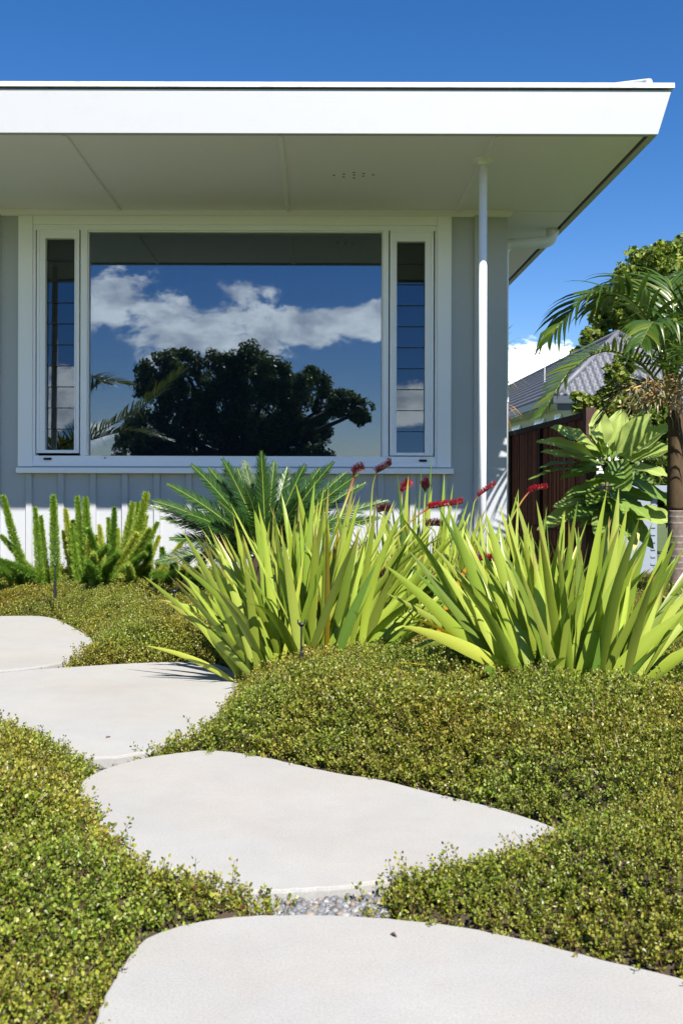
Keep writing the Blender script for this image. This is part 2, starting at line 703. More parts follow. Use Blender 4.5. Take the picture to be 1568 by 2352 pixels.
for i in range(3):
    for j in range(2):
        b = MB()
        b.disc((1.25 + 0.035 * i + 0.015 * j, 6.85 + 0.05 * j, SOF - 0.0012), 0.007, 0.0007, 10)
        b.build('soffit_vent', M['dark'], house)

b = MB()   # fascia board in two lengths, raked right end
ZF0, ZF1 = 2.306, 2.512
xs = wx(183, Y0)


def fascia_piece(x0, x1b, x1t):
    vs = [(x0, Y0, ZF0), (x1b, Y0, ZF0), (x1t, Y0, ZF1), (x0, Y0, ZF1),
          (x0, Y0 + 0.032, ZF0), (x1b, Y0 + 0.032, ZF0), (x1t, Y0 + 0.032, ZF1), (x0, Y0 + 0.032, ZF1)]
    b.add(vs, [(0, 1, 2, 3), (5, 4, 7, 6), (1, 5, 6, 2), (4, 0, 3, 7), (3, 2, 6, 7), (4, 5, 1, 0)])


fascia_piece(-4.3, wx(1508, Y0), wx(1539, Y0))
b.build('fascia', M['fascia'], house, bevel=0.002)
b = MB()   # raked barge along the right side
xb, xt = wx(1508, Y0), wx(1539, Y0)
ya, yb = Y0 + 0.034, 12.6
vs = []
for y in (ya, yb):
    vs += [(xb - 0.03, y, ZF0 + 0.004), (xb, y, ZF0), (xt, y, ZF1), (xt - 0.03, y, ZF1)]
b.add(vs, [(0, 1, 5, 4), (1, 2, 6, 5), (2, 3, 7, 6), (3, 0, 4, 7), (0, 3, 2, 1), (4, 5, 6, 7)])
b.build('barge_board', M['fascia'], house)
b = MB()
b.box(-4.3, xt + 0.012, Y0 - 0.008, Y0 + 0.09, ZF1 + 0.010, ZF1 + 0.026)
b.box(-4.3, xt + 0.010, Y0 - 0.012, Y0 - 0.0085, ZF1 + 0.007, ZF1 + 0.030)
b.box(xt - 0.02, xt + 0.012, Y0 + 0.091, 12.6, ZF1 + 0.010, ZF1 + 0.026)
b.build('roof_flashing', M['flash'], house)
b = MB()
b.box(-4.3, xt - 0.021, Y0 + 0.092, 12.6, ZF1 - 0.01, ZF1 + 0.024)
b.build('roof', M['flash'], house)
b = MB()
p0, p1 = W(1490, 189, 4.74), W(1415, 197, 5.0)
b.tube([p0, p1], [0.018, 0.016], 14)
b.build('ridge_cap', M['flash'], house, smooth=False)
# bed mould between soffit and wall
b = MB()
zs = SOF - 0.0005
x1 = XR
prof = [(YW, zs), (YW - 0.034, zs), (YW - 0.034, zs - 0.008), (YW - 0.012, zs - 0.032), (YW, zs - 0.032)]
vs = [(XL, y, z) for y, z in prof] + [(x1 + (YW - y), y, z) for y, z in prof]
n = 5
b.add(vs, [(i, i + 1, n + i + 1, n + i) for i in range(4)] + [(4, 3, 2, 1, 0), (5, 6, 7, 8, 9)])
b.build('eave_moulding', M['soffit'], house)

# window
win = holder('window', house)
YT = YW - 0.022
b = MB()
b.box(wx(41, YT), OX0, YT, YW - 0.001, wz(1073), SOF - 0.034)
b.box(OX1, wx(1035, YT), YT, YW - 0.001, wz(1073), SOF - 0.034)
b.box(OX0 + 0.001, OX1 - 0.001, YT + 0.003, YW - 0.001, OZ1, SOF - 0.034)
b.build('trim', M['white'], win, bevel=0.002)
b = MB()
b.box(wx(38, 5.97), wx(1041, 5.97), YW - 0.062, YW + 0.02, wz(1088, 5.97), wz(1075.5, 5.97))
b.build('sill', M['white'], win, bevel=0.003)
b = MB()
YF = YW - 0.008
# outer joinery: bottom rail in two steps, head, mullions
b.box(OX0, OX1, YF - 0.006, YW + 0.09, OZ0, wz(1062))
b.box(OX0, OX1, YF + 0.006, YW + 0.09, wz(1062), wz(1048))
b.box(OX0, OX1, YF + 0.004, YW + 0.09, wz(530), OZ1)
b.box(OX0, wx(82), YF + 0.002, YW + 0.09, wz(1048), wz(530))
b.box(wx(997), OX1, YF + 0.002, YW + 0.09, wz(1048), wz(530))
b.box(wx(185), wx(200), YF + 0.001, YW + 0.09, wz(1048), wz(530))
b.box(wx(878), wx(891), YF + 0.001, YW + 0.09, wz(1048), wz(530))
# thin glazing beads
for (a, c) in ((200, 202.5), (875.5, 878)):
    b.box(wx(a), wx(c), YF + 0.016, YW + 0.08, wz(1048), wz(530))
b.box(wx(202.5), wx(875.5), YF + 0.016, YW + 0.08, wz(533), wz(530))
b.build('frame', M['alu'], win, bevel=0.0015)
YG = YW + 0.035
b = MB()
b.box(wx(202.5), wx(875.5), YG, YG + 0.006, wz(1048), wz(533))
b.build('pane', M['glass'], win)
for (a, c, y0, y1) in ((102, 119, 1053, 1058), (962, 979, 1055, 1060), (240, 244, 1052, 1054), (888, 892, 1052, 1054)):
    b = MB()
    b.box(wx(a), wx(c), YF - 0.004 - 0.003, YF + 0.005, wz(y1), wz(y0))
    b.build('weep_slot', M['dark'], win)

b = MB()
b.box(wx(198), wx(880), YG + 0.06, YG + 0.063, wz(1056), wz(524))
b.build('roller_blind', M['blind'], win)
for (sx0, sx1, gx0, gx1, sy0, gy0, gy1, sy1) in ((82, 185, 104, 171, 524, 549, 1035, 1042), (891, 997, 909.5, 974.5, 528, 554, 1039, 1046)):
    lw = holder('louvre_window', house)
    b = MB()
    Ya = YF + 0.006
    so0, so1 = sx0 + 3, sx1 - 3
    zt_, zb_ = wz(sy0), wz(sy1)
    zgt, zgb = wz(gy0), wz(gy1)
    b.box(wx(so0), wx(gx0), Ya, YW + 0.08, zb_, zt_)
    b.box(wx(gx1), wx(so1), Ya, YW + 0.08, zb_, zt_)
    b.box(wx(gx0), wx(gx1), Ya, YW + 0.08, zgt, zt_)
    b.box(wx(gx0), wx(gx1), Ya, YW + 0.08, zb_, zgb)
    # inner raised beads
    b.box(wx(so0), wx(so0 + 6), Ya - 0.008, Ya - 0.0005, zb_ + 0.016, zt_ - 0.016)
    b.box(wx(so1 - 6), wx(so1), Ya - 0.008, Ya - 0.0005, zb_ + 0.016, zt_ - 0.016)
    b.box(wx(so0), wx(so1), Ya - 0.008, Ya - 0.0005, zt_ - 0.015, zt_)
    b.box(wx(so0), wx(so1), Ya - 0.008, Ya - 0.0005, zb_, zb_ + 0.015)
    b.box(wx(gx0 - 3), wx(gx0), Ya - 0.005, Ya - 0.0005, zgb - 0.004, zgt)
    b.box(wx(gx1), wx(gx1 + 3), Ya - 0.005, Ya - 0.0005, zgb - 0.004, zgt)
    b.build('sash_frame', M['alu'], lw, bevel=0.001)
    nb = 10
    hgt = (zgt - zgb) / nb
    tilt = 0.043
    for i in range(nb):
        z0 = zgb + i * hgt + 0.0015
        z1 = z0 + hgt + 0.006
        yb_ = YW + 0.03 - 0.0
        b = MB()
        d = tilt * (z1 - z0)
        xa, xc = wx(gx0) + 0.001, wx(gx1) - 0.001
        vs = [(xa, yb_, z0), (xc, yb_, z0), (xc, yb_ + d, z1), (xa, yb_ + d, z1),
              (xa, yb_ + 0.005, z0), (xc, yb_ + 0.005, z0), (xc, yb_ + d + 0.005, z1), (xa, yb_ + d + 0.005, z1)]
        b.add(vs, [(0, 1, 2, 3), (5, 4, 7, 6), (1, 5, 6, 2), (4, 0, 3, 7), (3, 2, 6, 7), (4, 5, 1, 0)])
        b.build('louvre_blade', M['lglass'], lw)
    for i in range(1, nb):
        z0 = zgb + i * hgt
        b = MB()
        b.box(wx(gx0) + 0.001, wx(gx1) - 0.001, YW + 0.0285, YW + 0.0295, z0 - 0.001, z0 + 0.003)
        b.build('blade_edge', M['black'], lw)

# verandah posts
for px in (0.8435, -1.855):
    pb = MB()
    pb.tube([(px, 5.05, -0.09), (px, 5.05, SOF - 0.0155)], 0.0205, 28)
    po = pb.build('verandah_post', M['white'], house, smooth=True)
    fb = MB()
    fb.tube([(px, 5.05, SOF - 0.001), (px, 5.05, SOF - 0.007), (px, 5.05, SOF - 0.008), (px, 5.05, SOF - 0.028)],
            [0.055, 0.053, 0.027, 0.024], 28)
    fo = fb.build('flange', M['white'], po)

# downpipe


def arc(pts, r, n=7):
    out = [Vector(pts[0])]
    for i in range(1, len(pts) - 1):
        p, a, c = Vector(pts[i]), Vector(pts[i - 1]), Vector(pts[i + 1])
        d1, d2 = (a - p).normalized(), (c - p).normalized()
        s, e = p + d1 * r, p + d2 * r
        for k in range(n + 1):
            t = k / n
            out.append(s * (1 - t) ** 2 + p * 2 * t * (1 - t) + e * t * t)
    out.append(Vector(pts[-1]))
    return out


YP = 6.43
pz = wz(558, YP)
b = MB()
b.tube(arc([(1.522, YP, SOF - 0.001), (1.522, YP, pz + 0.012), (1.203, YP, pz - 0.012), (1.203, YP, -0.09)], 0.06), 0.037, 20)
dp = b.build('downpipe', M['pvc'], house, smooth=True)
for (q0, q1, r_) in (((1.522, YP, SOF - 0.002), (1.522, YP, SOF - 0.035), .042), ((1.455, YP, pz + 0.007), (1.450, YP, pz + 0.0067), .0385),
                     ((1.290, YP, pz - 0.0055), (1.285, YP, pz - 0.0058), .0385), ((1.203, YP, 1.2), (1.203, YP, 1.23), .040), ((1.203, YP, 1.93), (1.203, YP, 1.96), .040)):
    b = MB()
    b.tube([q0, q1], r_, 20)
    b.build('collar', M['pvc'], dp)

# ------------------------------------------------------------------ stepping stones
STONES = [
    ([(215, 2352), (236, 2295), (270, 2230), (300, 2185), (335, 2150), (420, 2122), (520, 2104), (650, 2099), (790, 2100),
      (900, 2108), (1050, 2125), (1180, 2150), (1300, 2180), (1420, 2212), (1568, 2243), (1800, 2330), (1900, 2600), (1500, 3100),
      (700, 3300), (200, 2900), (160, 2550)],
     'nearest pale concrete stepping slab, cut off by the foot of the photo'),
    ([(190, 1783), (300, 1745), (395, 1730), (490, 1720), (600, 1736), (690, 1756), (770, 1775), (870, 1788), (1000, 1822), (1100, 1845),
      (1200, 1872), (1290, 1905), (1270, 1930), (1160, 1972), (1010, 2006), (830, 2030), (740, 2040), (640, 2044), (520, 2048), (380, 2030),
      (290, 1975), (230, 1900), (180, 1830)],
     'large pale concrete stepping slab with grey pebbles along its front edge'),
    ([(-250, 1600), (-120, 1560), (0, 1545), (120, 1534), (300, 1523), (420, 1519), (500, 1522), (550, 1545), (545, 1590), (505, 1650),
      (440, 1700), (330, 1728), (230, 1742), (130, 1730), (60, 1700), (-60, 1660), (-220, 1640)],
     'pale concrete stepping slab with leaf shadows at its right tip'),
    ([(-260, 1450), (-150, 1425), (0, 1414), (115, 1414), (160, 1435), (215, 1466), (225, 1490), (180, 1514), (100, 1530), (0, 1541),
      (-150, 1540), (-260, 1500)],
     'smallest pale concrete stepping slab, farthest from the camera'),
]


def chaikin(p, n=2):
    for _ in range(n):
        q = []
        for i in range(len(p)):
            a, c = p[i], p[(i + 1) % len(p)]
            q.append((a[0] * .75 + c[0] * .25, a[1] * .75 + c[1] * .25))
            q.append((a[0] * .25 + c[0] * .75, a[1] * .25 + c[1] * .75))
        p = q
    return p


POLYS = []
for poly, label in STONES:
    pts = [(G(x, y).x, G(x, y).y) for x, y in poly]
    pts = chaikin(pts)
    area = sum(pts[i][0] * pts[(i + 1) % len(pts)][1] - pts[(i + 1) % len(pts)][0] * pts[i][1] for i in range(len(pts)))
    if area < 0:
        pts.reverse()
    POLYS.append(np.array(pts))
    c = np.mean(np.array(pts), axis=0)
    n = len(pts)
    P = np.array(pts)
    nxt, prv = np.roll(P, -1, 0), np.roll(P, 1, 0)
    tg = nxt - prv
    tg /= np.linalg.norm(tg, axis=1)[:, None]
    inn = np.stack([-tg[:, 1], tg[:, 0]], 1)
    jit = rng.normal(0, 0.0012, (n, 1))
    rings = [(P + inn * jit, -0.09), (P + inn * jit, -0.006), (P + inn * (jit + 0.0015), -0.001), (P + inn * (jit + 0.004), 0.0)]
    b = MB()
    vs = []
    for R, z in rings:
        vs += [(p[0], p[1], z) for p in R]
    fs = []
    for r in range(3):
        for i in range(n):
            j = (i + 1) % n
            fs.append((r * n + i, r * n + j, (r + 1) * n + j, (r + 1) * n + i))
    fs.append(tuple(3 * n + i for i in range(n)))
    b.add(vs, fs)
    o = b.build('stepping_stone', M['stone'], loc=(c[0], c[1], 0))
    tag(o, label, 'stepping stone', 'stepping stones across the ground cover')


for (x, y, a, lab) in ((248, 1693, .4, 'tiny curled brown leaf lying on the slab with leaf shadows'), (1172, 2096 - 60, 1.2, 'tiny reddish fallen leaf on the large slab near its right tip'),
                      (905, 2148, 2.2, 'tiny dry leaf on the nearest slab just in front of the pebbles')):
    p = G(x, y, 0.002)
    b = MB()
    d = Vector((math.cos(a), math.sin(a), 0))
    e = Vector((-math.sin(a), math.cos(a), 0))
    q = [p - d * .007, p - d * .002 + e * .0025 + Vector((0, 0, .003)), p + d * .005 + e * .002 + Vector((0, 0, .002)), p + d * .009, p + d * .004 - e * .003 + Vector((0, 0, .003)), p - d * .003 - e * .002 + Vector((0, 0, .001))]
    b.add(q, [(0, 1, 2, 3), (0, 3, 4, 5)], (0.16, 0.085, 0.05))
    tag(b.build('fallen_leaf', M['bark'], loc=p), lab, 'leaf', 'leaves fallen on the slabs')


def sdist(X, Y, P):
    """signed distance to polygon P, negative inside"""
    d = np.full(X.shape, 1e9)
    inside = np.zeros(X.shape, dtype=bool)
    n = len(P)
    for i in range(n):
        ax, ay = P[i]
        bx, by = P[(i + 1) % n]
        ex, ey = bx - ax, by - ay
        t = np.clip(((X - ax) * ex + (Y - ay) * ey) / (ex * ex + ey * ey + 1e-12), 0, 1)
        d = np.minimum(d, np.hypot(X - ax - t * ex, Y - ay - t * ey))
        cond = ((ay > Y) != (by > Y))
        with np.errstate(divide='ignore', invalid='ignore'):
            xi = (bx - ax) * (Y - ay) / (by - ay + 1e-15) + ax
        inside ^= cond & (X < xi)
    return np.where(inside, -d, d)


def vnoise(X, Y, s, seed):
    """smooth value noise"""
    r = np.random.default_rng(seed)
    tab = r.random((64, 64))
    x, y = X * s, Y * s
    xi, yi = np.floor(x).astype(int), np.floor(y).astype(int)
    fx, fy = x - xi, y - yi
    fx, fy = fx * fx * (3 - 2 * fx), fy * fy * (3 - 2 * fy)
    a = tab[xi % 64, yi % 64]
    b_ = tab[(xi + 1) % 64, yi % 64]
    c = tab[xi % 64, (yi + 1) % 64]
    d = tab[(xi + 1) % 64, (yi + 1) % 64]
    return (a * (1 - fx) + b_ * fx) * (1 - fy) + (c * (1 - fx) + d * fx) * fy


def sstep(a, b_, x):
    t = np.clip((x - a) / (b_ - a), 0, 1)
    return t * t * (3 - 2 * t)


GAPS = [[(685, 2040), (760, 2036), (810, 2040), (850, 2075), (835, 2112), (760, 2112), (700, 2112), (672, 2080)],
        [(225, 1736), (285, 1728), (305, 1745), (230, 1768)],
        [(-150, 1540), (60, 1530), (130, 1520), (140, 1532), (60, 1545), (-150, 1560)]]
GAPP = [np.array([(G(x, y, -0.006).x, G(x, y, -0.006).y) for x, y in g]) for g in GAPS]


def cover_height(X, Y):
    dmin = np.full(X.shape, 1e9)
    for P in POLYS:
        dmin = np.minimum(dmin, sdist(X, Y, P))
    gap = np.full(X.shape, 1e9)
    for P in GAPP:
        gap = np.minimum(gap, sdist(X, Y, P))
    nz = vnoise(X + 20, Y + 20, 2.1, 1) * 0.6 + vnoise(X + 20, Y + 20, 6.0, 2) * 0.4
    H = 0.065 + 0.075 * nz
    # higher swell round the lilies, flatter towards the path at the back left
    H = H + 0.022 * np.exp(-(((X - 0.15) / 0.7) ** 2 + ((Y - 3.0) / 0.5) ** 2))
    H = H - 0.02 * sstep(3.6, 4.4, Y)
    z = -0.045 + H * sstep(0.0, 0.24, dmin) + 0.034 * (vnoise(X + 30, Y + 30, 11.0, 3) - 0.5) * sstep(0.02, 0.1, dmin)
    z = z + 0.035 * sstep(0.0, 0.03, dmin)
    z = np.where(gap < 0.12, -0.05 + (z + 0.05) * sstep(-0.01, 0.12, gap), z)
    z = z + 0.05 * sstep(4.9, 5.9, Y)
    return z, dmin, gap


# ------------------------------------------------------------------ gravel between the stones
def pebble_np(c, s, rot, seed):
    """one squashed, faceted-smooth pebble: an 8 x 5 ball"""
    r = np.random.default_rng(seed)
    vs = []
    nu, nv = 8, 5
    for j in range(1, nv):
        ph = math.pi * j / nv
        for i in range(nu):
            th = 2 * math.pi * i / nu
            k = 1 + r.normal(0, 0.07)
            vs.append((math.sin(ph) * math.cos(th) * k, math.sin(ph) * math.sin(th) * k, math.cos(ph) * k))
    vs.append((0, 0, 1))
    vs.append((0, 0, -1))
    v = np.array(vs) * s
    v = v @ np.array(rot).T + c
    fs = []
    for j in range(nv - 2):
        for i in range(nu):
            i2 = (i + 1) % nu
            fs.append((j * nu + i, (j + 1) * nu + i, (j + 1) * nu + i2, j * nu + i2))
    t, bt = (nv - 1) * nu, (nv - 1) * nu + 1
    for i in range(nu):
        i2 = (i + 1) % nu
        fs.append((t, i, i2))
        fs.append((bt, (nv - 2) * nu + i2, (nv - 2) * nu + i))
    return v, fs


b = MB()
PC = [(0.20, 0.205, 0.215), (0.27, 0.275, 0.285), (0.15, 0.155, 0.165), (0.36, 0.36, 0.36), (0.33, 0.27, 0.21), (0.23, 0.235, 0.25), (0.46, 0.45, 0.43)]
seed = 0
for gi, P in enumerate(GAPP):
    lo, hi = P.min(0) - 0.05, P.max(0) + 0.05
    cnt = (2600, 260, 420)[gi]
    for _ in range(cnt):
        x, y = rnd.uniform(lo[0], hi[0]), rnd.uniform(lo[1], hi[1])
        X, Yv = np.array([x]), np.array([y])
        if min(sdist(X, Yv, Q)[0] for Q in POLYS) < 0.006 or sdist(X, Yv, P)[0] > 0.03:
            continue
        s = np.array([rnd.uniform(0.005, 0.0115), rnd.uniform(0.0045, 0.008), rnd.uniform(0.0035, 0.006)])
        R = Matrix.Rotation(rnd.uniform(0, 6.28), 3, 'Z') @ Matrix.Rotation(rnd.gauss(0, 0.35), 3, 'X') @ Matrix.Rotation(rnd.gauss(0, 0.35), 3, 'Y')
        seed += 1
        v, fs = pebble_np(np.array([x, y, -0.028 + rnd.uniform(0, 0.012)]), s, R, seed)
        col = rnd.choice(PC)
        kk = rnd.uniform(0.8, 1.2)
        b.add([tuple(p) for p in v], fs, tuple(c * kk * .62 for c in col))
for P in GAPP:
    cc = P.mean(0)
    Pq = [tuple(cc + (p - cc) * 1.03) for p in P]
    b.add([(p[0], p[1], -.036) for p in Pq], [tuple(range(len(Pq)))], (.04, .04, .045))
gravel = b.build('gravel', M['pebble'], smooth=True)
gravel['kind'] = 'stuff'

# ------------------------------------------------------------------ creeping ground cover (mound + leafy sprigs)
sprigs = bpy.data.collections.new("sprig_kinds")
CL = [(0.185, 0.215, 0.022), (0.23, 0.25, 0.028), (0.13, 0.17, 0.016), (0.28, 0.27, 0.04), (0.085, 0.12, 0.012), (0.30, 0.27, 0.06), (0.17, 0.15, 0.03)]
CREAM = [(0.42, 0.40, 0.12), (0.46, 0.43, 0.18), (0.36, 0.33, 0.07)]
BROWN = [(0.16, 0.07, 0.035), (0.20, 0.11, 0.06), (0.12, 0.06, 0.03)]


def leaf6(mb, base, d, nrm, ln, wd, col, fold=0.25):
    d = d.normalized()
    s = d.cross(nrm)
    if s.length < 1e-4:
        s = d.cross(Vector((1, 0, 0)))
    s.normalize()
    u = s.cross(d).normalized()
    e = u * (wd * fold)
    vs = [base, base + d * ln * .35 + s * wd * .5 + e, base + d * ln * .72 + s * wd * .42 + e, base + d * ln,
          base + d * ln * .72 - s * wd * .42 + e, base + d * ln * .35 - s * wd * .5 + e]
    mb.add(vs, [(0, 1, 2, 3), (0, 3, 4, 5)], col)


for k in range(14):
    mb = MB()
    r = random.Random(100 + k)
    tall = k in (3, 8, 12)
    H = r.uniform(0.032, 0.046) * (1.35 if tall else 1)
    lean = Vector((r.gauss(0, .35), r.gauss(0, .35), 1)).normalized()
    bend = Vector((r.gauss(0, .5), r.gauss(0, .5), 0)) * 0.012
    stem = [lean * (H * t) + bend * (t * t) for t in (0, .35, .7, 1.0)]
    mb.tube(stem, [0.0009, 0.0008, 0.0006, 0.0003], 3, (0.15, 0.075, 0.04), caps=False)
    nl = 16 if not tall else 14
    mode = r.random()
    for i in range(nl):
        t = 0.12 + 0.88 * i / (nl - 1)
        q = t * 3
        j = min(2, int(q))
        p = stem[j].lerp(stem[j + 1], q - j)
        a = i * 2.4 + r.uniform(-.4, .4)
        el = r.uniform(-0.1, 0.9) + 0.5 * t
        d = Vector((math.cos(a) * math.cos(el), math.sin(a) * math.cos(el), math.sin(el)))
        p = p + Vector((math.cos(a), math.sin(a), 0)) * r.uniform(0.0, 0.006)
        nrm = Vector((r.gauss(0, .45), r.gauss(0, .45), 1))
        x = r.random()
        if x < (0.14 if mode < .4 else 0.05):
            col = r.choice(CREAM)
        elif x < (0.18 if mode < .4 else 0.07):
            col = r.choice(BROWN)
        else:
            col = r.choice(CL)
        g = r.uniform(.65, 1.35)
        sz = r.uniform(.75, 1.2) * (1.0 - 0.25 * t)
        leaf6(mb, p, d, nrm, 0.0080 * sz, 0.0063 * sz, tuple(c * g for c in col), r.uniform(.05, .4))
    me = bpy.data.meshes.new('sprig')
    me.from_pydata([tuple(p) for p in mb.v], [], mb.f)
    at = me.color_attributes.new("Col", 'FLOAT_COLOR', 'POINT')
    arr = np.ones((len(mb.v), 4), dtype=np.float32)
    arr[:, :3] = np.array(mb.c)
    at.data.foreach_set("color", arr.ravel())
    me.materials.append(M['gleaf'])
    so = bpy.data.objects.new('sprig', me)
    sprigs.objects.link(so)

step = 0.022
gx = np.arange(-3.0, 3.5, step)
gy = np.arange(1.05, 6.0, step)
X, Y = np.meshgrid(gx, gy)
Z, DM, GP = cover_height(X, Y)
edge = 0.012 * (vnoise(X + 40, Y + 40, 9.0, 5) - 0.5) * 2
keep_v = (DM > -0.008 + edge) & (X > -0.40 * Y - 0.6) & (X < 0.44 * Y + 0.8)
den = 7600.0 * np.clip(sstep(-0.01, 0.03, DM), 0.25, 1) * np.clip(sstep(-0.012, 0.02, GP), 0, 1)
den *= np.clip(1.15 - 0.06 * Y, 0.75, 1.1)
thin = vnoise(X + 60, Y + 60, 3.7, 9) * .6 + vnoise(X + 60, Y + 60, 11.0, 10) * .4
den *= 0.68 + 0.32 * sstep(0.22, 0.40, thin)
keep_v &= GP > -0.012
idx = -np.ones(X.shape, dtype=int)
idx[keep_v] = np.arange(keep_v.sum())
q = keep_v[:-1, :-1] & keep_v[1:, :-1] & keep_v[:-1, 1:] & keep_v[1:, 1:]
fa = np.stack([idx[:-1, :-1][q], idx[:-1, 1:][q], idx[1:, 1:][q], idx[1:, :-1][q]], 1).ravel()
cv_ = np.stack([X[keep_v], Y[keep_v], Z[keep_v]], 1)
cover = np_object('ground_cover', cv_, fa, 4, np.tile(np.array([[0.05, 0.05, 0.02]]), (len(cv_), 1)), M['soil'], smooth=True)
cover['kind'] = 'stuff'
cover['label'] = 'dense creeping ground cover of tiny olive green leaves around the slabs'
da = cover.data.attributes.new("density", 'FLOAT', 'POINT')
da.data.foreach_set("value", den[keep_v].astype(np.float32))
gp = (vnoise(cv_[:, 0] + 50, cv_[:, 1] + 50, 1.6, 7))
sa = cover.data.attributes.new("grow", 'FLOAT', 'POINT')
sa.data.foreach_set("value", (0.74 + 0.55 * gp).astype(np.float32))

ng = bpy.data.node_groups.new("cover_growth", 'GeometryNodeTree')
ng.interface.new_socket("Geometry", in_out='INPUT', socket_type='NodeSocketGeometry')
ng.interface.new_socket("Geometry", in_out='OUTPUT', socket_type='NodeSocketGeometry')
gn = ng.nodes.new
gi, go = gn('NodeGroupInput'), gn('NodeGroupOutput')
dist = gn('GeometryNodeDistributePointsOnFaces')
dist.distribute_method = 'RANDOM'
na = gn('GeometryNodeInputNamedAttribute')
na.data_type = 'FLOAT'
na.inputs['Name'].default_value = "density"
nsz = gn('GeometryNodeInputNamedAttribute')
nsz.data_type = 'FLOAT'
nsz.inputs['Name'].default_value = "grow"
ci = gn('GeometryNodeCollectionInfo')
ci.inputs['Collection'].default_value = sprigs
ci.inputs['Separate Children'].default_value = True
ci.inputs['Reset Children'].default_value = True
iop = gn('GeometryNodeInstanceOnPoints')
iop.inputs['Pick Instance'].default_value = True
rv = gn('FunctionNodeRandomValue')
rv.data_type = 'FLOAT_VECTOR'
rv.inputs[0].default_value = (-0.55, -0.55, 0)
rv.inputs[1].default_value = (0.55, 0.55, 6.283)
rs = gn('FunctionNodeRandomValue')
rs.data_type = 'FLOAT'
rs.inputs[2].default_value = 0.75
rs.inputs[3].default_value = 1.3
rs.inputs['Seed'].default_value = 5
mu = gn('ShaderNodeMath')
mu.operation = 'MULTIPLY'
jg = gn('GeometryNodeJoinGeometry')
lk = ng.links.new
lk(gi.outputs[0], dist.inputs['Mesh'])
lk(na.outputs[0], dist.inputs['Density'])
lk(dist.outputs['Points'], iop.inputs['Points'])
lk(ci.outputs[0], iop.inputs['Instance'])
lk(rv.outputs[0], iop.inputs['Rotation'])
lk(rs.outputs[1], mu.inputs[0])
lk(nsz.outputs[0], mu.inputs[1])
lk(mu.outputs[0], iop.inputs['Scale'])
lk(gi.outputs[0], jg.inputs[0])
lk(iop.outputs[0], jg.inputs[0])
lk(jg.outputs[0], go.inputs[0])
mod = cover.modifiers.new("growth", 'NODES')
mod.node_group = ng


def cz(x, y):
    z, _, _ = cover_height(np.array([x]), np.array([y]))
    return float(z[0])


# ------------------------------------------------------------------ sword leaved lilies
LG = [(0.31, 0.385, 0.045), (0.35, 0.42, 0.06), (0.27, 0.35, 0.04), (0.38, 0.44, 0.075), (0.22, 0.31, 0.035), (0.33, 0.41, 0.055)]
LY = [(0.40, 0.43, 0.06), (0.50, 0.36, 0.03), (0.42, 0.43, 0.07)]
LO = [(0.55, 0.26, 0.03), (0.50, 0.20, 0.03)]


def blade(mb, p0, p1, width, col, bow=0.12, twist=0.0, nseg=9, r=rnd, tipcol=None, fold=0.16):
    """one sword leaf from p0 to p1, bowed upward and outward, folded along its middle"""
    p0, p1 = Vector(p0), Vector(p1)
    d = p1 - p0
    L = d.length
    up = Vector((0, 0, 1))
    side = d - up * d.dot(up)
    n0 = (up - d.normalized() * d.normalized().dot(up))
    if n0.length < 0.05:
        n0 = Vector((r.gauss(0, 1), r.gauss(0, 1), 0))
    n0.normalize()
    c = (p0 + p1) / 2 + n0 * L * bow
    # face roughly towards the path, turned by twist
    face = Vector((0.1, -1, 0.25))
    dn = d.normalized()
    face = (face - dn * dn.dot(face))
    face.normalize()
    face = Matrix.Rotation(twist, 3, dn) @ face
    vs, cs = [], []
    tw = r.gauss(0, 0.5)
    droop = r.uniform(.04, .14) * L if r.random() < .14 else 0.0
    sway = Vector((r.gauss(0, .02), r.gauss(0, .02), 0)) * L
    for i in range(nseg + 1):
        t = i / nseg
        p = p0 * (1 - t) ** 2 + c * 2 * t * (1 - t) + p1 * t * t
        p = p + sway * math.sin(math.pi * t) - up * droop * max(0, t - .45) ** 2 * 3.3
        tg = ((c - p0) * (1 - t) + (p1 - c) * t).normalized()
        f = (face - tg * tg.dot(face)).normalized()
        f = Matrix.Rotation(tw * t, 3, tg) @ f
        s = tg.cross(f)
        w = width * (0.62 + 0.38 * min(1, t * 2.6)) * max(0.0, 1 - t ** 2.3) ** 0.85
        vs += [p - s * w * .5, p + f * w * fold, p + s * w * .5]
        g = 1.0 + 0.15 * (0.5 - t)
        if tipcol is not None and t > 0.8:
            cc = tuple(a * (1 - (t - .8) * 5) + b2 * (t - .8) * 5 for a, b2 in zip(col, tipcol))
        else:
            cc = col
        e = (0.93, 0.95, 0.9)
        cs += [tuple(x * g * y for x, y in zip(cc, e)), tuple(x * g for x in cc), tuple(x * g * y for x, y in zip(cc, e))]
    fs = []
    for i in range(nseg):
        o = i * 3
        fs += [(o, o + 1, o + 4, o + 3), (o + 1, o + 2, o + 5, o + 4)]
    mb.add(vs, fs, cs)


def lcol(r):
    x = r.random()
    if x < 0.05:
        c = r.choice(LY)
    elif x < 0.0:
        c = r.choice(LO)
    else:
        c = r.choice(LG)
    g = r.uniform(.6, 1.2)
    return tuple(v * g for v in c)


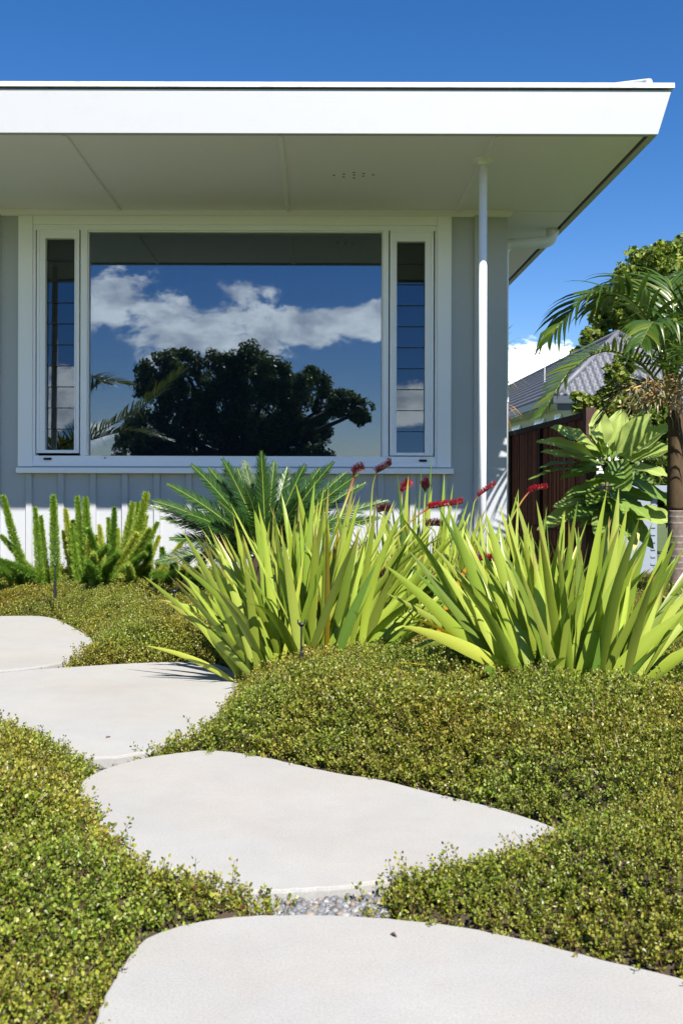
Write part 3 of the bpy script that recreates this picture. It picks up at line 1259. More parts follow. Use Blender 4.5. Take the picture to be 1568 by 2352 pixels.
def clump_leaves(name, parent, x0, x1, yb, Yb, n, lean, L0, L1, width, heroes, seed, xmid=None, depth=0.18):
    """a fan of leaves rising from base points seen between x0 and x1, plus named single leaves"""
    r = random.Random(seed)
    mb = MB()
    S = F / Yb
    xm = xmid or (x0 + x1) / 2
    for i in range(n):
        u = r.uniform(-1, 1)
        xb_ = xm + u * (x1 - x0) / 2
        Ybi = Yb + r.uniform(-depth, depth)
        p0 = W(xb_, yb, Yb)
        p0.y = Ybi
        p0.z = max(0.01, cz(p0.x, Ybi) - 0.03)
        th = math.radians(lean) * (u * 0.75 + r.gauss(0, 0.28))
        fo = r.gauss(0, 0.38)
        L = r.uniform(L0, L1) * (1 - 0.1 * abs(u))
        dv = Vector((math.sin(th), math.sin(fo) * (1 if r.random() < .5 else -1) * 0.8, math.cos(th) * math.cos(fo)))
        p1 = p0 + dv.normalized() * L
        if abs(th) > 0.7:
            p1.z -= 0.05 * r.random()
        tc_ = (0.32, 0.2, 0.06) if r.random() < .3 else None
        blade(mb, p0, p1, width * r.uniform(.65, 1.12), lcol(r), r.uniform(0.01, 0.09), r.gauss(0, 0.75), r=r, tipcol=tc_)
    for h in heroes:
        xb_, yb_, xt_, yt_, wpx, dY, bow, kind = h
        p0 = W(xb_, yb_, Yb + dY[0])
        p1 = W(xt_, yt_, Yb + dY[1])
        zc = cz(p0.x, p0.y)
        p0.z = max(0.0, min(p0.z, zc - 0.01))
        col = {'g': r.choice(LG), 'y': LY[0], 'o': LO[0], 'd': (0.12, 0.21, 0.03)}[kind]
        blade(mb, p0, p1, wpx / S, col, bow, r.gauss(0, 0.25), r=r, nseg=12)
    return mb.build(name, M['lily'], parent, smooth=True)


def flower(parent, stalk_px, Ys, spike_px, kind, seed, Yspike=None, blen=0.037, stalk_col=None, nb=130, rad=0.0045):
    """stalk along pixel points, then a one-sided brush of upright bristles along the bent tip"""
    r = random.Random(seed)
    pts = [W(x, y, Y_) for (x, y), Y_ in zip(stalk_px, Ys)]
    Yq = Yspike or Ys[-1]
    sp = [W(x, y, Yq) for x, y in spike_px]
    # smooth the stalk
    allp = pts + sp[:1]
    fine = []
    for i in range(len(allp) - 1):
        a, c = allp[max(0, i - 1)], allp[min(len(allp) - 1, i + 2)]
        p, q = allp[i], allp[i + 1]
        for k in range(6):
            t = k / 6
            fine.append(0.5 * ((2 * p) + (q - a) * t + (2 * a - 5 * p + 4 * q - c) * t * t + (3 * p - a - 3 * q + c) * t ** 3))
    fine.append(sp[0])
    fine += sp[1:]
    mb = MB()
    nF = len(fine)
    cols = {'red': (0.26, 0.03, 0.03), 'dark': (0.10, 0.09, 0.025), 'green': (0.17, 0.19, 0.04), 'pink': (0.34, 0.075, 0.06), 'orange': (0.36, 0.075, 0.045)}
    top = cols[stalk_col or 'red']
    base_c = (0.28, 0.33, 0.06)
    rad_l = [rad * .78 * (1.1 - 0.35 * i / nF) for i in range(nF)]
    n = 7
    o0 = len(mb.v)
    mb.tube(fine, rad_l, n, top)
    for i in range(nF):
        t = min(1, max(0, i / nF - .35) * 2.2)
        for k in range(n):
            mb.c[o0 + i * n + k] = tuple(a * (1 - t) + b2 * t for a, b2 in zip(base_c, top))
    st = mb.build('flower_stalk', M['stalk'], parent, smooth=True)
    bb = MB()
    if kind == 'dark':
        tipc, basc = [(0.16, 0.018, 0.04), (0.22, 0.02, 0.05), (0.08, 0.012, 0.025)], [(0.10, 0.045, 0.03), (0.15, 0.08, 0.05), (0.05, 0.02, 0.02)]
    else:
        tipc, basc = [(0.55, 0.02, 0.035), (0.62, 0.03, 0.05), (0.42, 0.012, 0.03)], [(0.35, 0.02, 0.04), (0.22, 0.02, 0.03), (0.4, 0.12, 0.10)]
    a0, a1 = sp[0], sp[-1]
    axis = (a1 - a0)
    for i in range(int(nb * 1.6)):
        t = r.random()
        q = t * (len(sp) - 1)
        j = min(len(sp) - 2, int(q))
        p = sp[j].lerp(sp[j + 1], q - j)
        ang = r.gauss(0, 0.55)
        upv = Vector((0, 0, 1)) if abs(axis.normalized().z) < .75 else Vector((0.5, -0.3, 0.6))
        ax = axis.normalized()
        up2 = (upv - ax * ax.dot(upv) * 0.6).normalized()
        sd = ax.cross(up2).normalized()
        d = (up2 * math.cos(ang) + sd * math.sin(ang) * 1.0 + ax * r.gauss(0, 0.18)).normalized()
        p = p + sd * r.gauss(0, 0.004)
        L = blen * r.uniform(.65, 1.1)
        s1 = d.cross(Vector((0.3, 0.9, 0.2))).normalized()
        s2 = d.cross(s1)
        w = 0.0009
        c1, c2 = r.choice(basc), r.choice(tipc)
        q0 = [p + s1 * w, p - s1 * w * .5 + s2 * w * .87, p - s1 * w * .5 - s2 * w * .87]
        pe = p + d * L
        q1 = [pe + s1 * w * .7, pe - s1 * w * .35 + s2 * w * .6, pe - s1 * w * .35 - s2 * w * .6]
        bb.add(q0 + q1, [(0, 1, 4, 3), (1, 2, 5, 4), (2, 0, 3, 5), (3, 4, 5)], [c1] * 3 + [c2] * 3)
        if r.random() < .28:   # flower cup at the foot of the bristle
            cp = p + d * 0.004
            cl = r.uniform(.004, .007)
            cw = r.uniform(.002, .0034)
            bb.tube([cp - d * cl * .6, cp, cp + d * cl], [cw * .5, cw, cw * .3], 5, r.choice(basc))
    bb.build('flower_spike', M['flower'], st)
    return st


# left front clump
Yl = 3.5
lily_a = thing('lily_clump', 'broad front clump of lime green sword leaves beside the pale slab', 'plant', (W(680, 1500, Yl).x, Yl, 0),
               'clumps of sword leaved lilies')
heroes = [
    (535, 1508, 334, 1483, 16, (-.1, -.12), 0.10, 'y'),
    (560, 1500, 402, 1374, 20, (-.1, -.2), 0.04, 'g'),
    (560, 1500, 428, 1329, 22, (-.1, -.15), 0.03, 'g'),
    (580, 1500, 451, 1260, 24, (-.05, -.1), 0.03, 'g'),
    (590, 1500, 500, 1247, 26, (-.05, -.05), 0.03, 'g'),
    (620, 1500, 539, 1192, 26, (-.1, -.1), 0.02, 'g'),
    (640, 1490, 583, 1170, 30, (-.1, -.1), 0.02, 'g'),
    (670, 1490, 586, 1173, 24, (.1, .1), 0.02, 'g'),
    (700, 1495, 723, 1101, 22, (0, 0), 0.02, 'g'),
    (690, 1495, 679, 1172, 24, (0, 0), 0.01, 'g'),
    (720, 1495, 744, 1149, 24, (.1, .1), 0.01, 'g'),
    (730, 1500, 825, 1147, 30, (-.1, -.1), 0.03, 'g'),
    (750, 1500, 860, 1214, 26, (-.1, -.1), 0.02, 'g'),
    (740, 1500, 920, 1189, 30, (-.15, -.15), 0.04, 'g'),
    (770, 1505, 862, 1298, 26, (-.2, -.25), 0.03, 'd'),
    (800, 1500, 1010, 1290, 28, (-.1, -.05), 0.05, 'g'),
    (800, 1500, 975, 1330, 26, (-.1, -.1), 0.05, 'g'),
    (820, 1500, 1060, 1345, 26, (-.05, -.0), 0.06, 'g'),
    (820, 1510, 990, 1420, 22, (-.1, -.1), 0.08, 'g'),
    (640, 1490, 700, 1260, 13, (-.2, -.2), 0.02, 'y'),
    (700, 1500, 820, 1290, 16, (-.15, -.1), 0.02, 'y'),
    (575, 1505, 480, 1425, 20, (-.08, -.15), 0.05, 'd'),
    (780, 1525, 880, 1475, 24, (-.22, -.3), 0.05, 'g'),
]
clump_leaves('leaves', lily_a, 580, 850, 1500, Yl, 190, 43, 0.44, 0.65, 0.035, heroes, 21)
flower(lily_a, [(735, 1330), (769, 1221), (800, 1135)], [3.6, 3.65, 3.7], [(813, 1092), (820, 1082), (838, 1076)], 'dark', 1, 3.7, 0.030, 'pink', 90, 0.0065)
flower(lily_a, [(830, 1420), (850, 1190), (855, 1120)], [3.8, 3.85, 3.85], [(864, 1086), (880, 1078), (899, 1066)], 'dark', 2, 3.85, 0.026, 'dark', 110)
flower(lily_a, [(700, 1400), (715, 1260), (722, 1205)], [3.8, 3.9, 3.95], [(723, 1195), (732, 1184), (744, 1180)], 'dark', 3, 3.95, 0.026, 'red', 80)
flower(lily_a, [(850, 1420), (868, 1345)], [3.5, 3.5], [(872, 1325), (892, 1313), (915, 1306)], 'dark', 4, 3.5, 0.024, 'dark', 80)

# right front clump
Yr = 3.0
lily_b = thing('lily_clump', 'widest clump of lime green sword leaves reaching the right edge below the palm trunk', 'plant', (W(1290, 1540, Yr).x, Yr, 0),
               'clumps of sword leaved lilies')
heroes = [
    (1120, 1480, 905, 1165, 30, (.1, .0), 0.03, 'g'),
    (1140, 1500, 880, 1295, 34, (-.05, -.15), 0.06, 'g'),
    (1200, 1560, 918, 1437, 34, (-.1, -.25), 0.12, 'y'),
    (1170, 1500, 940, 1300, 22, (.1, .05), 0.05, 'd'),
    (1150, 1480, 960, 1290, 14, (0, 0), 0.02, 'g'),
    (1165, 1480, 1001, 1156, 22, (.1, .1), 0.02, 'd'),
    (1180, 1490, 1028, 1166, 30, (.0, .0), 0.02, 'g'),
    (1240, 1500, 1113, 1172, 36, (-.05, -.05), 0.03, 'g'),
    (1180, 1490, 1190, 1122, 14, (.3, .35), 0.02, 'g'),
    (1225, 1500, 1213, 1199, 26, (0, 0), 0.01, 'g'),
    (1250, 1500, 1250, 1156, 18, (.1, .1), 0.01, 'd'),
    (1255, 1500, 1293, 1172, 26, (.05, .05), 0.01, 'g'),
    (1290, 1510, 1326, 1149, 26, (.1, .1), 0.01, 'd'),
    (1330, 1510, 1393, 1122, 36, (0, 0), 0.02, 'g'),
    (1345, 1510, 1420, 1120, 32, (.05, .05), 0.01, 'g'),
    (1350, 1520, 1440, 1160, 28, (.1, .1), 0.02, 'g'),
    (1320, 1530, 1445, 1250, 40, (-.15, -.15), 0.04, 'g'),
    (1355, 1530, 1432, 1290, 34, (-.2, -.25), 0.03, 'd'),
    (1385, 1520, 1498, 1197, 34, (0, 0), 0.02, 'g'),
    (1400, 1530, 1544, 1214, 32, (0, 0), 0.03, 'g'),
    (1410, 1530, 1565, 1272, 32, (-.05, -.05), 0.03, 'g'),
    (1400, 1540, 1600, 1340, 36, (-.1, -.1), 0.05, 'g'),
    (1380, 1545, 1580, 1394, 34, (-.15, -.2), 0.07, 'g'),
    (1420, 1545, 1536, 1462, 20, (-.2, -.25), 0.05, 'd'),
    (1385, 1540, 1520, 1430, 32, (-.1, -.15), 0.05, 'g'),
    (1150, 1570, 1112, 1521, 34, (-.15, -.25), 0.06, 'd'),
    (1240, 1540, 1300, 1510, 18, (-.2, -.3), 0.25, 'g'),
    (1300, 1540, 1275, 1290, 26, (-.15, -.15), 0.02, 'g'),
    (1150, 1470, 1040, 1410, 16, (.1, .1), 0.03, 'y'),
]
clump_leaves('leaves', lily_b, 1160, 1420, 1540, Yr, 145, 45, 0.38, 0.58, 0.038, heroes, 22)

# clump behind, between the two
Yc = 4.15
lily_c = thing('lily_clump', 'tall clump of sword leaves behind, between the two front clumps, with crimson flowers over it', 'plant', (W(980, 1410, Yc).x, Yc, 0),
               'clumps of sword leaved lilies')
heroes = [
    (930, 1400, 911, 1084, 18, (0, 0), 0.01, 'd'),
    (960, 1400, 992, 1038, 10, (.1, .1), 0.01, 'd'),
    (955, 1400, 968, 1068, 7, (.1, .1), 0.01, 'd'),
    (985, 1400, 1020, 1085, 22, (0, 0), 0.01, 'g'),
    (940, 1400, 938, 1090, 18, (0, .0), 0.01, 'g'),
    (1000, 1400, 1040, 1110, 14, (0, 0), 0.02, 'g'),
    (1010, 1400, 1075, 1150, 16, (0, 0), 0.02, 'g'),
    (980, 1400, 992, 1120, 24, (0, 0), 0.01, 'g'),
    (900, 1400, 880, 1150, 20, (0, 0), 0.01, 'g'),
    (1000, 1470, 1075, 1290, 24, (-.4, -.4), 0.02, 'o'),
    (1040, 1400, 1095, 1250, 14, (-.2, -.2), 0.02, 'o'),
    (890, 1380, 905, 1180, 12, (-.2, -.2), 0.02, 'y'),
]
clump_leaves('leaves', lily_c, 860, 1060, 1410, Yc, 110, 26, 0.42, 0.60, 0.034, heroes, 23)
flower(lily_c, [(915, 1300), (922, 1160)], [4.3, 4.35], [(921, 1128), (925, 1115), (932, 1108)], 'red', 5, 4.35, 0.036, 'pink', 90)
flower(lily_c, [(968, 1330), (973, 1180)], [4.1, 4.1], [(976, 1128), (981, 1120), (988, 1116)], 'dark', 6, 4.1, 0.042, 'green', 130, 0.006)
flower(lily_c, [(850, 1330), (895, 1246), (948, 1193)], [3.7, 3.7, 3.7], [(984, 1167), (1010, 1163), (1062, 1155)], 'red', 7, 3.7, 0.022, 'red', 230, 0.005)
flower(lily_c, [(905, 1330), (900, 1210)], [4.0, 4.0], [(868, 1176), (882, 1172), (900, 1176)], 'dark', 8, 4.0, 0.030, 'green', 110)
flower(lily_c, [(985, 1330), (1000, 1230)], [4.0, 4.0], [(978, 1208), (997, 1206), (1015, 1208)], 'dark', 9, 4.0, 0.030, 'green', 110)

# right rear clump
Yd = 3.95
lily_d = thing('lily_clump', 'narrow rear clump of sword leaves with red flowers, before the white post', 'plant', (W(1120, 1430, Yd).x, Yd, 0),
               'clumps of sword leaved lilies')
heroes = [
    (1110, 1420, 1150, 1190, 20, (0, 0), 0.02, 'g'),
    (1130, 1420, 1190, 1122, 14, (0, 0), 0.02, 'g'),
    (1100, 1420, 1060, 1180, 20, (0, 0), 0.02, 'g'),
    (1120, 1420, 1100, 1180, 20, (0, 0), 0.02, 'g'),
]
clump_leaves('leaves', lily_d, 1050, 1230, 1430, Yd, 60, 30, 0.36, 0.50, 0.034, heroes, 24)
flower(lily_d, [(1068, 1290), (1085, 1170), (1092, 1148)], [4.1, 4.1, 4.1], [(1098, 1140), (1117, 1126), (1138, 1112)], 'red', 10, 4.1, 0.020, 'red', 90, 0.0035)
flower(lily_d, [(1150, 1300), (1167, 1209), (1195, 1155)], [3.9, 3.9, 3.9], [(1214, 1131), (1230, 1124), (1256, 1121)], 'red', 11, 3.9, 0.020, 'orange', 190, 0.005)
flower(lily_d, [(1085, 1380), (1090, 1310)], [3.5, 3.5], [(1100, 1285), (1116, 1286), (1134, 1288)], 'red', 12, 3.5, 0.024, 'red', 130)
flower(lily_d, [(1236, 1360), (1238, 1310)], [3.9, 3.9], [(1228, 1290), (1241, 1286), (1255, 1288)], 'dark', 13, 3.9, 0.022, 'dark', 70)

# ------------------------------------------------------------------ sago cycad
Yk = 4.85
cyc_c = W(612, 1275, Yk)
cycad = thing('cycad', 'dark green cycad with stiff glossy feather fronds under the window', 'plant', (cyc_c.x, Yk, 0))
cm = MB()
nz_ = 14
vs = [(cyc_c.x, Yk, -0.05)]
rr = [0.07, 0.09, 0.085, 0.10, 0.085, 0.05]
cm.tube([(cyc_c.x, Yk, -0.05 + (cyc_c.z + 0.08) * i / 5) for i in range(6)], rr, 12, (0.06, 0.04, 0.025))
cm.build('trunk', M['bark'], cycad)


def cycad_frond(tip_px, dYt, bow, seed, lw=0.082, start=(0, 0)):
    r = random.Random(seed)
    p0 = cyc_c + Vector((start[0], start[1], -0.03))
    p1 = W(tip_px[0], tip_px[1], Yk + dYt)
    d = p1 - p0
    L = d.length
    up = Vector((0, 0, 1))
    dn = d.normalized()
    out = up - dn * dn.dot(up)
    if out.length < .2:
        out = Vector((0, 1 if dYt <= 0 else -1, 0))
        out = out - dn * dn.dot(out)
    out.normalize()
    c = (p0 + p1) / 2 + out * L * bow
    n = 92
    mb = MB()
    ra = [p0 * (1 - t) ** 2 + c * 2 * t * (1 - t) + p1 * t * t for t in [i / 14 for i in range(15)]]
    mb.tube(ra, [0.0034 * (1 - .8 * i / 14) + .0006 for i in range(15)], 5, (0.26, 0.30, 0.05))
    for i in range(n):
        t = 0.16 + 0.84 * (i + .5) / n
        p = p0 * (1 - t) ** 2 + c * 2 * t * (1 - t) + p1 * t * t
        tg = ((c - p0) * (1 - t) + (p1 - c) * t).normalized()
        # upper side of the frond looks up and to the crown's middle
        nrm = Vector((-0.35 * d.x / L, -0.8, 0.55))
        nrm = (nrm - tg * tg.dot(nrm)).normalized()
        s = tg.cross(nrm)
        ll = lw * (math.sin(math.pi * (0.10 + 0.86 * t) ** 0.9) ** 0.6) * r.uniform(.8, 1.15)
        if t > .93:
            ll *= .7
        for sg in (-1, 1):
            fwd = 1.15 + 0.7 * max(0, t - .5)
            dv = (s * sg + tg * (fwd + r.gauss(0, .1)) + nrm * (0.12 + r.gauss(0, .1))).normalized()
            w = 0.0064
            q = p + dv * ll * .55
            e = p + dv * ll - nrm * ll * .05
            ws = tg * w * .5
            g = r.uniform(.55, 1.35)
            col = (0.024 * g, 0.066 * g, 0.010 * g)
            mb.add([p - ws, p + ws, q + ws, q - ws, e], [(0, 1, 2, 3), (3, 2, 4)], col)
    mb.build('frond', M['cycad'], cycad)


for i, (tp, dY, bow) in enumerate([
    ((600, 1037), -.05, .05), ((512, 1055), -.1, .06), ((440, 1068), -.10, .08), ((385, 1112), -.15, .10), ((350, 1150), -.2, .12),
    ((345, 1162), -.05, .12), ((392, 1238), -.25, .14), ((360, 1290), -.1, .14), ((545, 1075), .25, .06), ((660, 1075), .2, .05),
    ((700, 1068), .02, .05), ((688, 1085), .25, .06), ((765, 1062), -.05, .07), ((822, 1090), .0, .09), ((838, 1110), .15, .10),
    ((890, 1150), .1, .12), ((470, 1095), .3, .08), ((560, 1110), -.35, .10), ((870, 1190), -.1, .12), ((640, 1150), -.4, .1), ((760, 1160), -.3, .1), ((420, 1130), -.05, .10), ((480, 1075), -.02, .07), ((560, 1060), .1, .05), ((630, 1060), .1, .05), ((735, 1075), .12, .06), ((795, 1085), .15, .08), ((370, 1190), -.05, .12), ((430, 1180), -.3, .12), ((500, 1150), -.3, .1), ((700, 1130), -.25, .08), ((410, 1270), .05, .12)]):
    cycad_frond(tp, dY, bow, 40 + i)

# ------------------------------------------------------------------ foxtail ferns
FG = [(0.24, 0.36, 0.045), (0.30, 0.42, 0.06), (0.17, 0.29, 0.035)]
FY = [(0.42, 0.47, 0.08), (0.48, 0.50, 0.11)]


def plume(parent, base_px, tip_px, Yb, dYt, bow, wpx, kind, seed):
    r = random.Random(seed)
    p0 = W(base_px[0], base_px[1], Yb)
    p0.z = min(p0.z, cz(p0.x, min(Yb, 5.9)) + 0.02)
    p1 = W(tip_px[0], tip_px[1], Yb + dYt)
    d = p1 - p0
    L = d.length
    bx, bz = bow
    c = (p0 + p1) / 2 + Vector((bx * L, 0, bz * L))
    R0 = wpx / 2 * Yb / F
    mb = MB()
    pal = {'g': FG, 'y': FY, 'm': FG + FY, 'd': [(0.13, 0.25, 0.03), (0.17, 0.29, 0.038)]}[kind]
    pts = [p0 * (1 - t) ** 2 + c * 2 * t * (1 - t) + p1 * t * t for t in [i / 10 for i in range(11)]]
    mb.tube(pts, 0.003, 4, (0.12, 0.16, 0.04), caps=False)
    n = int(3900 * L / 0.4)
    for i in range(n):
        t = r.random() ** .9
        p = p0 * (1 - t) ** 2 + c * 2 * t * (1 - t) + p1 * t * t
        tg = ((c - p0) * (1 - t) + (p1 - c) * t).normalized()
        a = tg.cross(Vector((0.31, 0.87, 0.37))).normalized()
        b2 = tg.cross(a)
        ph = r.uniform(0, 6.283)
        rad = a * math.cos(ph) + b2 * math.sin(ph)
        prof = (0.55 + 0.45 * min(1, t * 4)) * max(0, 1 - t ** 1.9) ** .75 * (1 + .14 * math.sin(t * 46 + ph))
        R = R0 * prof + 0.002
        q = p + rad * R * r.uniform(.15, .8)
        dv = (rad * 1.0 + tg * r.uniform(.3, 1.0) + a * r.gauss(0, .3)).normalized()
        ln = R0 * r.uniform(.4, .8)
        s = dv.cross(Vector((r.gauss(0, 1), r.gauss(0, 1), r.gauss(0, 1)))).normalized() * 0.0019
        g = r.uniform(.75, 1.25)
        col = tuple(v * g for v in r.choice(pal))
        mb.add([q - s, q + s, q + dv * ln], [(0, 1, 2)], col)
    mb.build('plume', M['fern'], parent)


Yf = 5.45
ferns = [
    ('pale upright foxtail fern with splayed plumes at the left edge of the house wall', (95, 1320), [
        ((70, 1300), (8, 1139), -.05, (-.03, .0), 22, 'g'), ((95, 1310), (2, 1230), -.1, (0, .08), 18, 'g'), ((120, 1308), (-12, 1285), -.25, (0, .08), 22, 'd'),
        ((95, 1305), (81, 1166), .05, (0, 0), 20, 'g'), ((110, 1305), (95, 1185), .0, (-.02, 0), 18, 'g'), ((129, 1300), (123, 1139), 0, (0, 0), 24, 'g'),
        ((40, 1315), (-30, 1250), -.1, (0, .06), 18, 'g'), ((60, 1325), (0, 1310), -.3, (0, .1), 22, 'd')]),
    ('fullest foxtail fern, its dense plumes mixed green and yellow, below the louvre window', (250, 1340), [
        ((184, 1315), (151, 1170), 0, (-.04, 0), 20, 'y'), ((195, 1315), (178, 1142), .05, (.0, 0), 22, 'g'), ((215, 1310), (197, 1144), .05, (-.03, 0), 26, 'g'),
        ((180, 1300), (165, 1205), .1, (0, 0), 20, 'g'), ((225, 1330), (203, 1215), -.15, (.10, 0), 22, 'd'), ((205, 1330), (205, 1230), -.1, (.0, .0), 18, 'y'),
        ((240, 1310), (229, 1210), .1, (0, 0), 18, 'y'), ((250, 1300), (263, 1166), .0, (.03, 0), 20, 'd'), ((260, 1310), (249, 1190), .1, (0, 0), 18, 'g'),
        ((195, 1335), (250, 1255), -.25, (-.12, .05), 24, 'd'), ((230, 1345), (275, 1270), -.3, (-.05, .04), 24, 'd'), ((270, 1330), (305, 1156), .05, (.02, 0), 24, 'm'),
        ((290, 1310), (318, 1155), .1, (.02, 0), 20, 'g'), ((275, 1330), (337, 1132), .0, (.06, 0), 27, 'm'), ((250, 1340), (315, 1225), -.1, (.03, 0), 24, 'y'),
        ((260, 1345), (345, 1215), -.15, (.05, 0), 24, 'm'), ((255, 1350), (335, 1270), -.25, (0, .05), 22, 'd'), ((310, 1355), (295, 1295), -.3, (.0, 0), 22, 'm'),
        ((325, 1350), (343, 1248), -.25, (.05, 0), 24, 'd'), ((285, 1335), (362, 1200), .05, (.05, 0), 20, 'g'), ((310, 1340), (366, 1232), .05, (.06, 0), 18, 'y'),
        ((215, 1340), (215, 1270), -.25, (.03, 0), 22, 'm'), ((275, 1320), (270, 1215), .1, (0, 0), 20, 'y'), ((235, 1320), (222, 1230), .05, (0, 0), 20, 'm'),
        ((240, 1350), (200, 1290), -.3, (0, .05), 24, 'd')]),
    ('low spreading foxtail fern half hidden between the cycad and the ground cover', (405, 1350), [
        ((350, 1310), (422, 1240), .0, (.02, 0), 18, 'y'), ((385, 1320), (372, 1258), .0, (-.02, .05), 20, 'd'), ((400, 1330), (345, 1345), -.25, (0, .12), 26, 'd'),
        ((410, 1330), (440, 1265), -.05, (0, 0), 20, 'd'), ((390, 1340), (350, 1320), -.2, (0, .1), 24, 'd'), ((420, 1340), (455, 1310), -.2, (0, .1), 24, 'd'),
        ((400, 1340), (400, 1285), -.2, (0, .05), 24, 'd'), ((370, 1350), (400, 1320), -.3, (0, .1), 26, 'd'), ((430, 1345), (470, 1290), -.1, (0, .05), 22, 'd'),
        ((415, 1350), (450, 1340), -.35, (0, .12), 24, 'd'), ((400, 1350), (425, 1300), -.2, (0, 0), 22, 'm'), ((385, 1345), (360, 1290), -.1, (0, 0), 20, 'm')]),
]
sd = 300
for lab, bp_, pls in ferns:
    ft = thing('foxtail_fern', lab, 'fern', (W(bp_[0], bp_[1], Yf).x, Yf, 0), 'foxtail ferns along the wall')
    for (bpx, tpx, dY, bow, w, kind) in pls:
        sd += 1
        if rnd.random() < .4:
            sd += 1
            jx, jy = rnd.uniform(-34, 34), rnd.uniform(15, 70)
            plume(ft, (bpx[0] + jx * .5, bpx[1]), (tpx[0] + jx, tpx[1] + jy), Yf + .12, dY, bow, w * 1.0, rnd.choice('gmyy'), sd)
        plume(ft, bpx, tpx, Yf + rnd.uniform(-.08, .08), dY, bow, w * 1.08, kind, sd)

# ------------------------------------------------------------------ irrigation sprinklers
for (x, yb_, yt_, Ys, lab) in ((127, 1350, 1296, 5.0, 'black sprinkler spike in the ground cover before the foxtail ferns'),
                               (400, 1465, 1355, 4.3, 'tallest black sprinkler spike, left of the front sword leaves'),
                               (692, 1530, 1430, 3.15, 'black sprinkler spike before the front clump of sword leaves')):
    p = W(x, yt_, Ys)
    q = W(x, yb_, Ys)
    t = thing('sprinkler', lab, 'sprinkler', (p.x, Ys, q.z - 0.05), 'irrigation sprinklers in the ground cover')
    H = p.z - (q.z - 0.05)
    zb_ = q.z - 0.05
    b = MB()
    b.tube([(p.x, Ys, zb_), (p.x, Ys, zb_ + H * .5), (p.x, Ys, zb_ + H * .52), (p.x, Ys, p.z - .012)], [0.007, 0.007, 0.0035, 0.003], 10)
    b.build('riser', M['black'], t)
    b = MB()
    b.tube([(p.x, Ys, p.z - .012), (p.x, Ys, p.z - .006), (p.x, Ys, p.z - .004), (p.x, Ys, p.z)], [0.006, 0.010, 0.012, 0.009], 10)
    b.tube([(p.x - .011, Ys, p.z - .004), (p.x - .011, Ys, p.z + .01)], 0.002, 6)
    b.tube([(p.x + .011, Ys, p.z - .004), (p.x + .011, Ys, p.z + .01)], 0.002, 6)
    b.build('nozzle', M['black'], t)

# ------------------------------------------------------------------ palms


def palm_frond(mb, ctrl, n, llen, width, seed, col, droop=0.5, bare=0.12, vee=0.35, dead=False, rach=0.010, side_bias=None):
    """feather frond along control points; leaflets on both sides hanging with gravity"""
    r = random.Random(seed)
    ctrl = [Vector(p) for p in ctrl]

    def at(t):
        q = t * (len(ctrl) - 1)
        i = min(len(ctrl) - 2, int(q))
        u = q - i
        a, p, q2, c = ctrl[max(0, i - 1)], ctrl[i], ctrl[i + 1], ctrl[min(len(ctrl) - 1, i + 2)]
        return 0.5 * ((2 * p) + (q2 - a) * u + (2 * a - 5 * p + 4 * q2 - c) * u * u + (3 * p - a - 3 * q2 + c) * u ** 3)
    N = 22
    pts = [at(i / N) for i in range(N + 1)]
    rc = (0.15, 0.19, 0.035) if not dead else (0.30, 0.20, 0.09)
    mb.tube(pts, [rach * (1 - .85 * i / N) + .001 for i in range(N + 1)], 6, rc)
    up = Vector((0, 0, 1))
    for i in range(n):
        t = bare + (1 - bare) * (i + .5) / n
        p = at(t)
        tg = (at(min(1, t + .02)) - at(max(0, t - .02))).normalized()
        s = tg.cross(up)
        if s.length < .1:
            s = Vector((1, 0, 0))
        s.normalize()
        nr = s.cross(tg)
        ll = llen * (0.55 + 0.45 * math.sin(math.pi * min(1, .15 + t * .85))) * r.uniform(.85, 1.08)
        if t > .9:
            ll *= .75
        for sg in (-1, 1):
            dv = (s * sg * r.uniform(.8, 1) + tg * (0.75 + .6 * t) + nr * vee + Vector((r.gauss(0, .07), r.gauss(0, .07), r.gauss(0, .07)))).normalized()
            ns = 6
            pp = p.copy()
            g = r.uniform(.7, 1.25)
            cc = tuple(v * g for v in (col if r.random() > .12 else (col[0] * 2.2, col[1] * 1.5, col[2] * 1.2)))
            fv, cs = [], []
            dcur = dv.copy()
            dr = droop * r.uniform(.6, 1.4)
            brk = r.random() < .08
            wv = tg.cross(dcur).cross(dcur).normalized()
            for k in range(ns + 1):
                u = k / ns
                w = width * (0.45 + .55 * min(1, u * 5)) * max(0.03, 1 - u ** 2.2)
                fold = dcur.cross(wv).normalized()
                fv += [pp - wv * w * .5 + fold * w * .18, pp, pp + wv * w * .5 + fold * w * .18]
                cs += [cc, tuple(v * .85 for v in cc), cc]
                dcur = (dcur + Vector((0, 0, -dr / ns * (0.5 + u * 1.6)))).normalized()
                if brk and k == 3:
                    dcur = (dcur + Vector((0, 0, -1.6))).normalized()
                if dead:
                    dcur = (dcur + Vector((r.gauss(0, .22), r.gauss(0, .22), r.gauss(0, .22)))).normalized()
                pp = pp + dcur * ll / ns
            fs = []
            for k in range(ns):
                o = k * 3
                fs += [(o, o + 1, o + 4, o + 3), (o + 1, o + 2, o + 5, o + 4)]
            mb.add(fv, fs, cs)


